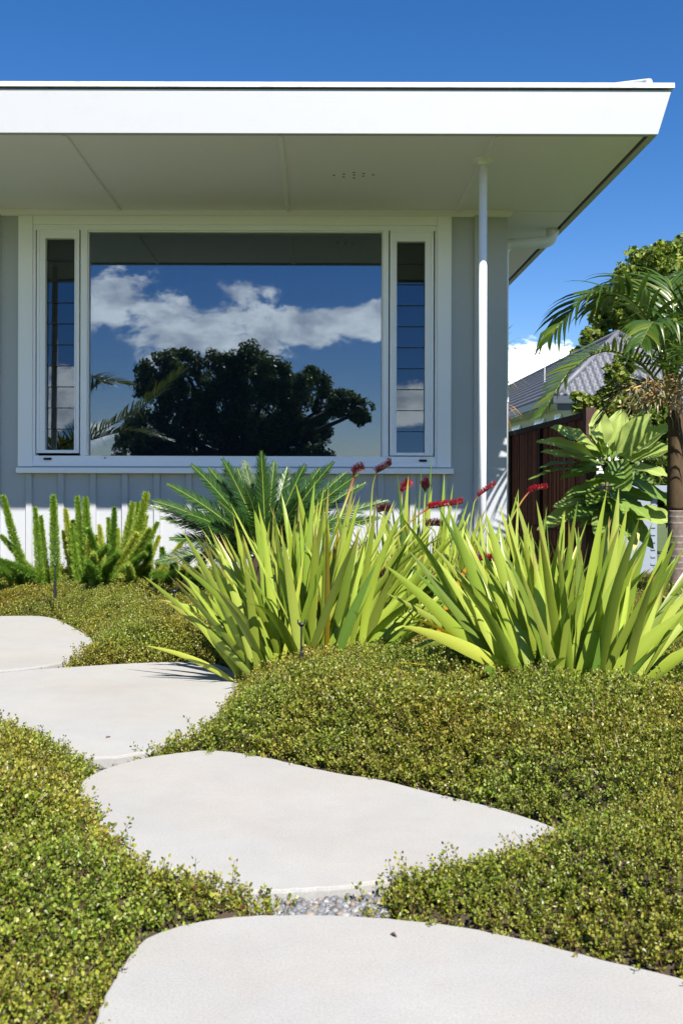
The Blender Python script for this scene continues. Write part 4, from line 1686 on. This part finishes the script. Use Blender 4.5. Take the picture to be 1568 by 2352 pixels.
Yp = 5.5
palm = thing('palm_tree', 'young palm with ringed grey trunk at the right edge, lower fronds browned', 'palm tree', (W(1553, 1340, Yp).x, Yp, 0))
cx_ = W(1555, 1300, Yp).x
b = MB()
zt0, zt1 = -0.08, W(1553, 1172, Yp).z
pts, rad_, cl = [], [], []
nz_ = 90
for i in range(nz_ + 1):
    t = i / nz_
    z = zt0 + (zt1 - zt0) * t
    ring = (t * 17) % 1.0
    pts.append((cx_ - 0.012 + .012 * (1 - t), Yp, z))
    rad_.append(0.050 - 0.008 * t + (0.0022 if ring < .14 else 0.0))
    cl.append((0.25, 0.215, 0.185) if ring < .16 else (0.14 + .025 * math.sin(i * 5.1), 0.108, 0.088))
o0 = len(b.v)
b.tube(pts, rad_, 22)
for i in range(nz_ + 1):
    for kk in range(22):
        g = 1 + .12 * math.sin(kk * 2.3 + i * .7)
        b.c[o0 + i * 22 + kk] = tuple(v * g for v in cl[i])
b.build('trunk', M['bark'], palm, smooth=True)
b = MB()
zc1 = W(1540, 960, Yp).z
xs_ = cx_ - .012
b.tube([(xs_, Yp, zt1), (xs_, Yp, zt1 + .02), (xs_ + .002, Yp, zt1 + .16), (xs_ + .002, Yp, zt1 + .34), (xs_, Yp, zc1), (xs_ - .005, Yp, zc1 + .12), (xs_ - .01, Yp, zc1 + .28)],
       [0.043, 0.048, 0.047, 0.044, 0.040, 0.034, 0.02], 20, (0.075, 0.05, 0.026))
b.build('crownshaft', M['bark'], palm, smooth=True)
PG = (0.05, 0.10, 0.015)
CR = W(1535, 880, Yp)
fr = [
    # control points in the photograph's pixels with depth, leaflet count and length
    ([(1530, 880, 5.5), (1490, 740, 5.45), (1420, 672, 5.4), (1335, 690, 5.3), (1262, 775, 5.2)], 27, .36, .031, .95),
    ([(1525, 900, 5.5), (1470, 835, 5.35), (1390, 806, 5.2), (1310, 850, 5.05), (1245, 950, 4.95)], 36, .22, .017, .25),
    ([(1535, 880, 5.5), (1520, 730, 5.6), (1480, 660, 5.75), (1420, 660, 5.9), (1360, 710, 6.05)], 26, .36, .030, 1.2),
    ([(1540, 880, 5.5), (1545, 720, 5.6), (1530, 640, 5.8), (1470, 650, 6.1)], 24, .34, .030, 1.2),
    ([(1545, 880, 5.5), (1580, 740, 5.4), (1640, 690, 5.3), (1720, 740, 5.2)], 32, .36, .024, .4),
    ([(1545, 880, 5.5), (1590, 770, 5.8), (1660, 740, 6.1), (1740, 800, 6.3)], 32, .36, .024, .5),
    ([(1545, 890, 5.5), (1590, 830, 5.1), (1650, 830, 4.8), (1740, 920, 4.6)], 32, .36, .024, .5),
    ([(1535, 890, 5.5), (1520, 780, 5.2), (1500, 740, 4.95), (1470, 790, 4.75)], 20, .28, .028, 1.2),
    ([(1530, 900, 5.5), (1480, 880, 5.6), (1420, 900, 5.7), (1375, 970, 5.75)], 30, .20, .014, .4),
]
for i, (cp, n_, ll, wd, dr) in enumerate(fr):
    b = MB()
    c_ = PG if i != 8 else (0.018, 0.026, 0.012)
    palm_frond(b, [W(*p) for p in cp], n_, ll, wd, 500 + i, c_, dr)
    b.build('frond', M['palm'], palm, smooth=True)
DEAD = (0.34, 0.27, 0.14)
for i, cp in enumerate([[(1530, 900, 5.40), (1500, 880, 5.2), (1470, 890, 5.05)], [(1530, 930, 5.40), (1510, 915, 5.2), (1485, 925, 5.1)],
                        [(1538, 905, 5.45), (1530, 890, 5.25), (1500, 905, 5.1)],
                        [(1550, 905, 5.45), (1575, 895, 5.3), (1600, 930, 5.2)]]):
    b = MB()
    palm_frond(b, [W(*p) for p in cp], 13, .30, .014, 520 + i, DEAD, 1.1, dead=True, rach=.006)
    o = b.build('frond', M['palm'], palm, smooth=True)
    o['label'] = 'dried brown frond'

# spiky plant whose dead leaves show past the house corner
b = MB()
p = W(1150, 980, 8.2)
cab = thing('cabbage_tree', 'spiky plant with dry orange leaf tips poking out from behind the house corner', 'plant', (p.x, 8.2, 0))
b.tube([(p.x, 8.2, -.09), (p.x + .01, 8.2, p.z + .4)], [.05, .035], 10, (0.2, 0.15, 0.1))
b.build('trunk', M['bark'], cab)
b = MB()
r = random.Random(77)
for (zc, n_, col, el0, el1) in ((920, 26, (0.38, 0.20, 0.08), -1.1, -.3), (860, 26, (0.33, 0.25, 0.11), -.7, .2), (800, 24, (0.10, 0.16, 0.05), -.1, .9)):
    o = W(1142, zc, 8.2)
    for i in range(n_):
        a = r.uniform(0, 6.28)
        e = r.uniform(el0, el1)
        dv = Vector((math.cos(a) * math.cos(e), math.sin(a) * math.cos(e), math.sin(e)))
        L = r.uniform(.22, .34)
        s = dv.cross(Vector((0, 0, 1))).normalized() * .006
        m_ = o + dv * L * .6
        q_ = o + dv * L + Vector((0, 0, -.05))
        b.add([o - s, o + s, m_ + s, m_ - s, q_], [(0, 1, 2, 3), (3, 2, 4)], tuple(v * r.uniform(.7, 1.3) for v in col))
b.build('leaves', M['palm'], cab)

# ------------------------------------------------------------------ big leaved puka
Yq = 6.8
pq = W(1395, 1110, Yq)
puka = thing('broadleaf_shrub', 'shrub with huge pale green paddle leaves before the brown fence', 'shrub', (pq.x, Yq, 0))
b = MB()
b.tube([(pq.x, Yq, -.09), (pq.x + .01, Yq, .35), (pq.x - .01, Yq, pq.z + .05)], [.022, .018, .012], 8, (0.12, 0.10, 0.06))
b.build('stem', M['bark'], puka, smooth=True)


def big_leaf(mb, base, tip, width, nrm, seed, col, bow=.08):
    r = random.Random(seed)
    base, tip = Vector(base), Vector(tip)
    d = tip - base
    L = d.length
    dn = d.normalized()
    nrm = (Vector(nrm) - dn * dn.dot(Vector(nrm))).normalized()
    c = (base + tip) / 2 + nrm * L * bow
    NL, NW = 14, 8
    ph1, ph2 = r.uniform(0, 6), r.uniform(0, 6)
    vs, cs = [], []
    for i in range(NL + 1):
        t = i / NL
        p = base * (1 - t) ** 2 + c * 2 * t * (1 - t) + tip * t * t
        tg = ((c - base) * (1 - t) + (tip - c) * t).normalized()
        nn = (nrm - tg * tg.dot(nrm)).normalized()
        s = tg.cross(nn)
        tt = max(0, (t - .12) / .88)
        w = width * (0.05 + (math.sin(math.pi * tt ** .78) ** .75 if tt > 0 else 0))
        w *= 1 + .05 * math.sin(t * 31 + ph1)
        for j in range(NW + 1):
            v = j / NW * 2 - 1
            wave = .055 * width * math.sin(t * 15 + ph1 + (1.5 if v > 0 else 0)) * abs(v) ** 1.3 + .10 * w * abs(v) + .025 * width * math.sin(t * 40 + ph2) * abs(v)
            vein = -.012 * width * (abs(math.sin((t * 9 - abs(v) * 1.6) * math.pi)) ** 6)
            vs.append(p + s * (v * w * .5) + nn * (wave + vein))
            k = 1.0 + .35 * (abs(v) < .1)
            cs.append(tuple(x * k for x in col))
    fs = []
    for i in range(NL):
        for j in range(NW):
            a = i * (NW + 1) + j
            fs.append((a, a + 1, a + NW + 2, a + NW + 1))
    mb.add(vs, fs, cs)


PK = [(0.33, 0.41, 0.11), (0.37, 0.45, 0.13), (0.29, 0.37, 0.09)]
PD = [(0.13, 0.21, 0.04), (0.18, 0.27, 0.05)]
b = MB()
r = random.Random(88)
hub = W(1400, 1060, Yq)
leaves = [  # base px, tip px, width px, depth of base and tip, colour set, face
    ((1375, 1040), (1268, 985), 42, -.05, -.25, 0), ((1365, 1050), (1238, 1015), 34, -.05, -.25, 0), ((1365, 1060), (1246, 1040), 32, -.1, -.3, 0),
    ((1380, 1030), (1373, 945), 44, -.05, -.05, 0), ((1405, 1040), (1425, 945), 52, .0, .0, 0), ((1412, 1045), (1492, 955), 46, -.05, -.15, 0),
    ((1420, 1050), (1535, 985), 62, -.05, -.25, 0), ((1425, 1055), (1545, 1030), 42, -.1, -.35, 0), ((1395, 1060), (1355, 985), 44, -.2, -.35, 0),
    ((1385, 1060), (1350, 1000), 40, -.3, -.42, 1), ((1440, 1075), (1530, 1095), 40, -.15, -.4, 0), ((1350, 1070), (1240, 1075), 34, -.1, -.3, 1),
    ((1405, 1060), (1440, 1125), 60, -.25, -.45, 1), ((1380, 1075), (1290, 1100), 36, -.1, -.3, 1), ((1420, 1090), (1535, 1165), 44, -.15, -.35, 1),
    ((1395, 1120), (1300, 1150), 40, -.15, -.3, 1), ((1390, 1140), (1275, 1165), 36, -.15, -.35, 0), ((1395, 1140), (1240, 1215), 44, -.15, -.4, 0),
    ((1400, 1150), (1310, 1205), 44, -.15, -.4, 1), ((1410, 1150), (1490, 1195), 46, -.15, -.4, 1), ((1450, 1175), (1538, 1200), 46, -.1, -.35, 0),
    ((1400, 1160), (1370, 1235), 48, -.2, -.4, 1), ((1410, 1160), (1440, 1230), 46, -.15, -.3, 1), ((1420, 1150), (1470, 1240), 40, -.05, -.15, 1),
    ((1400, 1060), (1460, 1010), 40, .15, .3, 1), ((1390, 1050), (1330, 1040), 40, .1, .2, 1), ((1400, 1100), (1340, 1110), 44, .05, .2, 1),
    ((1410, 1100), (1470, 1090), 44, .05, .2, 1), ((1440, 1190), (1455, 1260), 34, -.15, -.3, 2), ((1400, 1120), (1330, 1180), 44, -.05, -.15, 1),
    ((1400, 1120), (1470, 1165), 44, -.05, -.15, 1), ((1390, 1130), (1350, 1160), 46, -.25, -.4, 1), ((1405, 1130), (1420, 1190), 50, -.3, -.42, 1),
    ((1400, 1150), (1450, 1150), 46, .1, .25, 1), ((1390, 1180), (1330, 1210), 46, .05, .1, 1), ((1410, 1180), (1480, 1220), 46, .05, .1, 1),
]
leaves += [((bx_ + r.uniform(-14, 14), by_ + r.uniform(-14, 14)), (tx_ + r.uniform(-28, 28), ty_ + r.uniform(-26, 26)), w_ * .9, d0_ + r.uniform(-.1, .12), d1_ + r.uniform(-.1, .2), c_)
           for ((bx_, by_), (tx_, ty_), w_, d0_, d1_, c_) in leaves if c_ == 1]
for i, (bp_, tp, wpx, d0, d1, ci_) in enumerate(leaves):
    S_ = F / Yq
    p0, p1 = W(bp_[0], bp_[1], Yq + d0), W(tp[0], tp[1], Yq + d1)
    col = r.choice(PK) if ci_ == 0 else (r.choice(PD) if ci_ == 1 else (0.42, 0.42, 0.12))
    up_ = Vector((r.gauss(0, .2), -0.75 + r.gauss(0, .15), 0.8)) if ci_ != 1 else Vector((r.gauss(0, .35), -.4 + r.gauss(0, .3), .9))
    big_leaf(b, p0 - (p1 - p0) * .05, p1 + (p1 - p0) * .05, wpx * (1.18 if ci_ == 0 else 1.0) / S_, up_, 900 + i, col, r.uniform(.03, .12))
b.build('leaves', M['puka'], puka, smooth=True)

# ------------------------------------------------------------------ brown fence
XF = 1.935
fence = thing('fence', 'dark brown slatted timber fence beside the house', 'fence', (XF, 8.5, 0))
b = MB()
r = random.Random(31)
posts = [7.09, 8.47, 9.76, 11.1, 12.4]
ZFN = 1.185
for a, c in zip(posts[:-1], posts[1:]):
    y = a + .05
    while y < c - .05:
        w = r.uniform(.026, .036)
        k_ = r.uniform(.55, 1.35)
        off_ = r.uniform(0, .010)
        b.box(XF - .012 - off_, XF + .01, y, y + w - .005, -.08, ZFN - .045, (0.14 * k_, 0.052 * k_, 0.030 * k_))
        y += w
b.build('slat_panel', M['fence'], fence)
b = MB()
b.box(XF - .035, XF + .03, posts[0] + .05, posts[-1], ZFN - .044, ZFN, (0.035, 0.022, 0.02))
for z in (.16, .30):
    b.box(XF - .034, XF - .024, posts[0] + .05, posts[-1], z, z + .012, (0.01, 0.009, 0.009))
b.build('rail', M['fence'], fence)
for i, y in enumerate(posts):
    b = MB()
    if i == 0:
        b.box(XF - .03, XF + .045, y - .06, y + .045, -.09, ZFN + .03, (0.075, 0.04, 0.035))
    else:
        b.box(XF - .042, XF + .03, y - .035, y + .035, -.09, ZFN - .046, (0.02, 0.014, 0.012))
    b.build('post', M['fence'], fence)

# ------------------------------------------------------------------ pale shed behind the shrub, and pale post at the right edge
Ysd = 8.0
shed = thing('garden_shed', 'low pale shed with flat white roof edge, shade put into its blue grey colour, behind the palm trunk', 'shed', (W(1470, 1300, Ysd).x, Ysd, -.09))
xa, xb_ = wx(1425, Ysd), wx(1496, Ysd)
b = MB()
b.box(xa, xb_ - .004, Ysd + .02, Ysd + 1.4, -.09, wz(1128, Ysd) - .001)
b.build('wall', M['shed'], shed)
b = MB()
b.box(xb_ + .004, wx(1514, Ysd), Ysd + .06, Ysd + .13, -.09, wz(1128, Ysd) - .001)
for i in range(9):
    z = .02 + i * .06
    b.box(xb_ + .012, wx(1514, Ysd) - .014, Ysd + .052, Ysd + .0595, z, z + .014)
b.build('corner_post', M['shed'], shed)
b = MB()
b.box(wx(1415, Ysd), wx(1560, Ysd), Ysd - .02, Ysd + 1.5, wz(1128, Ysd), wz(1113, Ysd))
b.build('roof', M['shed'], shed)  # white roof and corner post, their shade carried by the blue grey colour
b = MB()
xg = W(1563, 1100, 6.4).x
b.box(xg, xg + .1, 6.4, 6.5, -.09, W(1563, 880, 6.4).z)
b.box(xg - .004, xg + .104, 6.396, 6.504, W(1563, 880, 6.4).z + .0005, W(1563, 880, 6.4).z + .02)
o = b.build('garden_post', M['shed'], loc=(xg, 6.4, 0))
tag(o, 'pale grey square post at the right edge behind the palm trunk', 'post')

# ------------------------------------------------------------------ neighbour's house
nh = thing('neighbour_house', 'neighbouring house with grey curved tile hip roof and cream weatherboards behind the fence', 'house', (7.3, 24, 0))
EX, EY, EZ = 5.28, 22.0, EYE + 200 * 22.0 / F
RX, RY, RZ = 7.27, 24.0, EYE + 341 * 24.0 / F


def tile_face(org, du, dv, nrm, Lu, Lv, inside, name):
    """curved pan tiles on a slope: u along the eave, v up the slope"""
    org, du, dv, nrm = map(Vector, (org, du, dv, nrm))
    pw, rh = 0.17, 0.25
    nu, nv = int(Lu / pw * 8), int(Lv / rh * 3)
    us = np.linspace(0, Lu, nu + 1)
    vv = []
    for k in range(int(Lv / rh) + 1):
        vv += [k * rh, k * rh + .004, k * rh + rh * .5]
    vv = np.array([v for v in vv if v <= Lv])
    U, V = np.meshgrid(us, vv)
    ph = (U / pw) % 1.0
    prof = np.where(ph < .62, .05 * np.sin(np.pi * ph / .62), -.004)
    fr_ = (V / rh) % 1.0
    saw = np.where(fr_ < 0.001, -.004, .045 * (1 - fr_))
    Hh = prof + saw
    P = np.array(org)[None, None, :] + U[..., None] * np.array(du) + V[..., None] * np.array(dv) + Hh[..., None] * np.array(nrm)
    ok = inside(U, V)
    id_ = np.arange(U.size).reshape(U.shape)
    q_ = ok[:-1, :-1] & ok[1:, :-1] & ok[:-1, 1:] & ok[1:, 1:]
    fl = np.stack([id_[:-1, :-1][q_], id_[:-1, 1:][q_], id_[1:, 1:][q_], id_[1:, :-1][q_]], 1).ravel()
    return P.reshape(-1, 3), fl


rise, run = RZ - EZ, RX - EX
sl = math.hypot(rise, run)
FW = 2 * (RX - EX)
P1, f1 = tile_face((EX, EY, EZ), (1, 0, 0), (0, run / sl, rise / sl), (0, -rise / sl, run / sl), FW, sl,
                   lambda U, V: (U >= V * run / sl - .02) & (U <= FW - V * run / sl + .02), 'f')
LB = 18.0
P2, f2 = tile_face((EX, EY + LB, EZ), (0, -1, 0), (run / sl, 0, rise / sl), (-rise / sl, 0, run / sl), LB, sl,
                   lambda U, V: (U <= LB - V * run / sl + .02), 'l')
PP = np.concatenate([P1, P2])
FF = np.concatenate([f1, f2 + len(P1)])
rf = np_object('roof', PP, FF, 4, np.full((len(PP), 3), .2), M['tile'], nh, smooth=False)
b = MB()
b.tube([(EX, EY, EZ + .03), (RX, RY, RZ + .04)], .075, 10)
b.tube([(RX + run, EY, EZ + .03), (RX, RY, RZ + .04)], .075, 10)
b.tube([(RX, RY, RZ + .04), (RX, EY + LB, RZ + .04)], .075, 10)
b.build('ridge_tile', M['tile'], rf, smooth=True)
b = MB()
b.add([(RX, RY, RZ - .02), (RX + run, EY, EZ - .02), (RX + run, EY + LB, EZ - .02), (RX, EY + LB, RZ - .02)], [(0, 1, 2, 3)])
b.build('far_slope', M['tile'], rf)
b = MB()
b.box(EX - .06, EX + FW + .06, EY - .08, EY - .002, EZ - .16, EZ + .0)
b.box(EX - .08, EX - .002, EY, EY + LB, EZ - .16, EZ + .0)
b.box(EX + .05, EX + FW, EY + .04, EY + .12, EZ - .32, EZ - .165)
b.build('gutter', M['ngut'], nh)
b = MB()
nx0, ny0 = EX + .5, EY + .5
b.box(EX, EX + FW, EY, EY + LB, EZ - .17, EZ - .161)
b.box(nx0, EX + FW - .5, ny0, EY + LB - .5, -.09, EZ - .171)
z = 0.0
while z < EZ - .3:
    b.add([(nx0 - .003, ny0, z + .16), (nx0 - .003, EY + LB - .5, z + .16), (nx0 - .022, EY + LB - .5, z), (nx0 - .022, ny0, z)], [(0, 1, 2, 3)])
    b.add([(nx0, ny0 - .003, z + .16), (nx0, ny0 - .022, z), (EX + FW - .5, ny0 - .022, z), (EX + FW - .5, ny0 - .003, z + .16)], [(0, 1, 2, 3)])
    z += .162
b.build('wall', M['nwall'], nh)
for (ya_, yb2) in ((23.35, 24.0), (25.1, 26.2), (28.0, 29.2)):
    b = MB()
    b.box(nx0 - .05, nx0 - .024, ya_, yb2, 1.2, 2.32)
    wo_ = b.build('window', M['white'], nh)
    b = MB()
    b.box(nx0 - .056, nx0 - .051, ya_ + .07, yb2 - .07, 1.27, 2.25)
    b.build('pane', M['glass'], wo_)
    b = MB()
    b.box(nx0 - .05, nx0 - .02, ya_, yb2, 1.16, 1.199)
b = MB()
pa = W(1252, 812, 27)
pb_ = W(1202, 811, 27)
ant = thing('roof_aerial', 'thin television aerial above the neighbouring tiled roof', 'aerial', (pa.x + .3, 27, RZ))
b.tube([W(1255, 812, 27), pb_], .012, 6)
for i in range(6):
    q_ = W(1205 + 8 * i, 811, 27)
    b.tube([q_ + Vector((0, -.2, 0)), q_ + Vector((0, .2, 0))], .008, 5)
b.build('boom', M['flash'], ant)
b = MB()
b.tube([W(1250, 812, 27), W(1250, 900, 27)], .014, 6)
b.build('mast', M['flash'], ant)

# ------------------------------------------------------------------ trees and shrubs made of leaf clumps


def crown_np(clumps, n, size, cols, r, aspect=.6, shell=.55):
    """n leaves spread through ball-shaped clumps (centre, radius), thicker towards their skins"""
    cen = np.array([c[0] for c in clumps])
    rad = np.array([c[1] for c in clumps])
    if rad.ndim == 1:
        rad = np.stack([rad] * 3, 1)
    wgt = rad.prod(1) ** .67
    k = r.choice(len(clumps), n, p=wgt / wgt.sum())
    d = r.normal(size=(n, 3))
    d /= np.linalg.norm(d, axis=1)[:, None]
    rr_ = shell + (1 - shell) * r.random(n) ** .6
    rr_ *= 1 + .10 * r.normal(size=n)
    P = cen[k] + d * rr_[:, None] * rad[k]
    nrm = d * .6 + r.normal(size=(n, 3)) * .7 + np.array([0, 0, .4])
    nrm /= np.linalg.norm(nrm, axis=1)[:, None]
    a = np.cross(nrm, r.normal(size=(n, 3)))
    a /= np.linalg.norm(a, axis=1)[:, None]
    b_ = np.cross(nrm, a)
    s = size * r.uniform(.6, 1.3, n)[:, None]
    V = np.stack([P - a * s * .5, P + b_ * s * .5 * aspect + nrm * s * .08, P + a * s * .5, P - b_ * s * .5 * aspect + nrm * s * .08], 1)
    C = np.array(cols)[r.integers(0, len(cols), n)] * r.uniform(.75, 1.25, n)[:, None]
    return V.reshape(-1, 3), np.arange(4 * n), np.repeat(C, 4, axis=0)


def subclumps(clumps, m, f, r):
    """many small tufts on the skin of larger balls"""
    out = []
    for c, R in clumps:
        for _ in range(m):
            d = r.normal(size=3)
            d /= np.linalg.norm(d)
            out.append((np.array(c) + d * R * r.uniform(.65, 1.0), R * f * r.uniform(.7, 1.3)))
    return out


def tree(name, label, cat, base, clumps, n, size, cols, trunk_r, seed, m=26, f=.3, group=None, trunk_col=(0.10, 0.08, 0.06), aspect=.6):
    r = np.random.default_rng(seed)
    t = thing(name, label, cat, base, group)
    sub = subclumps(clumps, m, f, r)
    v, fl, c = crown_np(sub, n, size, cols, r, aspect)
    np_object('crown', v, fl, 4, c, M['tree'], t)
    b = MB()
    bx, by, bz = base
    top = np.mean([np.array(c) for c, R in clumps], axis=0)
    fork = Vector((bx * .7 + top[0] * .3, by * .7 + top[1] * .3, bz + (top[2] - bz) * .45))
    b.tube([(bx, by, bz - .1), Vector((bx, by, bz)).lerp(fork, .5), fork], [trunk_r * 1.25, trunk_r, trunk_r * .8], 9, trunk_col)
    for c, R in clumps:
        c = Vector(c)
        mid = fork.lerp(c, .5) + Vector((r.normal(0, .1), r.normal(0, .1), R * .15))
        b.tube([fork, mid, c], [trunk_r * .55, trunk_r * .35, trunk_r * .12], 6, trunk_col)
        for _ in range(4):
            d = Vector(r.normal(size=3)).normalized() * R * .75
            b.tube([c, c + d * .5, c + d], [trunk_r * .14, trunk_r * .08, trunk_r * .03], 4, trunk_col)
    b.build('trunk', M['bark'], t, smooth=True)
    return t


def cl(lst, Y_, ry=0.4):
    S_ = F / Y_
    r_ = random.Random(len(lst))
    return [(tuple(W(x, y, Y_ + r_.uniform(-1, 1) * ry)), R / S_) for x, y, R in lst]


TG = [(0.165, 0.23, 0.03), (0.21, 0.26, 0.04), (0.11, 0.17, 0.022), (0.26, 0.29, 0.05), (0.07, 0.11, 0.018)]
p = W(1560, 1100, 38)
tree('tree', 'tall light green tree rising behind the neighbouring roof', 'tree', (p.x, 38, 0),
     cl([(1450, 640, 45), (1500, 610, 55), (1560, 600, 60), (1430, 690, 45), (1480, 700, 60), (1550, 690, 75), (1620, 640, 80), (1400, 745, 45),
         (1460, 760, 55), (1540, 790, 70), (1355, 775, 24), (1385, 800, 34), (1325, 815, 18), (1640, 740, 90), (1285, 850, 14)], 38, 1.5), 36000, .22, TG, .28, 5, 30, .27)
SG = [(0.17, 0.22, 0.03), (0.22, 0.27, 0.05), (0.11, 0.16, 0.02), (0.26, 0.29, 0.06)]
p = W(1400, 1100, 12)
tree('shrub', 'bright green leafy shrub showing above the brown fence post', 'shrub', (p.x, 12, -.09),
     cl([(1325, 925, 20), (1360, 930, 26), (1400, 920, 30), (1440, 905, 34), (1420, 960, 40), (1385, 975, 34), (1350, 960, 24), (1410, 860, 24), (1440, 830, 26)], 12, .3),
     5200, .085, SG, .03, 6, 16, .36, aspect=.55)
p = W(1490, 1100, 11)
tree('shrub', 'dark dappled leafy shrub behind the palm trunk and the paddle leaves', 'shrub', (p.x, 11, -.09),
     cl([(1470, 960, 50), (1520, 990, 50), (1500, 1040, 55), (1440, 1010, 45), (1500, 920, 44), (1540, 940, 40), (1470, 1080, 50), (1530, 1090, 46), (1560, 1030, 40),
         (1560, 1180, 40), (1530, 1150, 44), (1400, 1200, 40), (1390, 1270, 36)], 11, .3),
     9000, .075, [(0.08, 0.13, 0.02), (0.12, 0.17, 0.03), (0.05, 0.08, 0.014), (0.18, 0.22, 0.04)], .035, 7, 16, .36, aspect=.6)
# strappy plant at the palm's foot
p = W(1555, 1440, 4.3)
fx = thing('strappy_plant', 'low dark strap leaved plant at the right edge beneath the palm trunk', 'plant', (p.x, 4.3, 0))
b = MB()
r = random.Random(91)
for i in range(40):
    a = r.uniform(-1.2, 1.2)
    L = r.uniform(.16, .30)
    q0 = Vector((p.x + r.gauss(0, .05), 4.3 + r.gauss(0, .06), cz(p.x, 4.3) - .02))
    q1 = q0 + Vector((math.sin(a) * L, r.gauss(0, .1), math.cos(a) * L * .8))
    c_ = r.choice([(0.16, 0.20, 0.04), (0.10, 0.15, 0.03), (0.28, 0.28, 0.08)])
    blade(b, q0, q1, .017, c_, .12, r.gauss(0, .6), r=r)
b.build('leaves', M['lily'], fx, smooth=True)

# ------------------------------------------------------------------ what the window reflects: a big tree and palms across the lawn
D_ = 37.1
S_ = F / D_
r_ = random.Random(3)


def RV(x, y, dist_):
    """point behind the camera whose mirror image in the window glass is seen at (x, y)"""
    p_ = W(x, y, dist_)
    return Vector((p_.x, 2 * YG - dist_, p_.z))


lst = [(370, 860, 50), (420, 850, 48), (345, 890, 36), (500, 860, 52), (570, 850, 56), (620, 870, 46), (680, 900, 46), (720, 880, 40), (790, 925, 34), (830, 945, 30), (750, 930, 38),
       (330, 990, 52), (300, 1030, 40), (420, 930, 60), (520, 940, 75), (620, 950, 70), (450, 1010, 80), (560, 1030, 85), (660, 1020, 70), (710, 1000, 46), (380, 1060, 60), (720, 1060, 40), (640, 1090, 60),
       (500, 1100, 70), (350, 1110, 50)]
clm = []
for x, y, R in lst:
    q_ = RV(x, y, D_ + r_.uniform(-1.5, 1.5))
    clm.append((tuple(q_), R / S_))
q_ = RV(560, 1150, D_)
tree('tree', 'broad dark evergreen tree mirrored in the middle of the picture window', 'tree', (q_.x, q_.y, -.09), clm, 130000, .125,
     [(0.10, 0.14, 0.055), (0.14, 0.18, 0.07), (0.07, 0.10, 0.04), (0.20, 0.23, 0.085)], .35, 15, 60, .265)
dpm = 16.0
for (cxp, cyp, fr_list, lab) in ((120, 1040, [
        [(120, 1040), (230, 990), (330, 930), (420, 850)], [(120, 1040), (180, 940), (230, 880), (300, 885)], [(120, 1040), (160, 920), (200, 870), (240, 880)],
        [(120, 1040), (60, 950), (0, 920), (-60, 960)], [(120, 1040), (210, 1010), (300, 990), (380, 1010)], [(120, 1040), (40, 1000), (-40, 990), (-120, 1050)],
        [(120, 1040), (120, 940), (140, 900), (180, 900)]], 'feather palm mirrored at the left side of the picture window'),):
    c0 = RV(cxp, cyp, dpm)
    pt = thing('palm_tree', lab, 'palm tree', (c0.x, c0.y, -.09))
    b = MB()
    b.tube([(c0.x, c0.y, -.09), (c0.x, c0.y, c0.z)], [.07, .05], 12, (0.2, 0.16, 0.12))
    b.build('trunk', M['bark'], pt, smooth=True)
    for i, fl_ in enumerate(fr_list):
        b = MB()
        palm_frond(b, [RV(x, y, dpm + .25 * j * (1 if i % 2 else -1)) for j, (x, y) in enumerate(fl_)], 40, .46, .035, 700 + i, (0.16, 0.19, 0.05), .35)
        b.build('frond', M['palm'], pt, smooth=True)
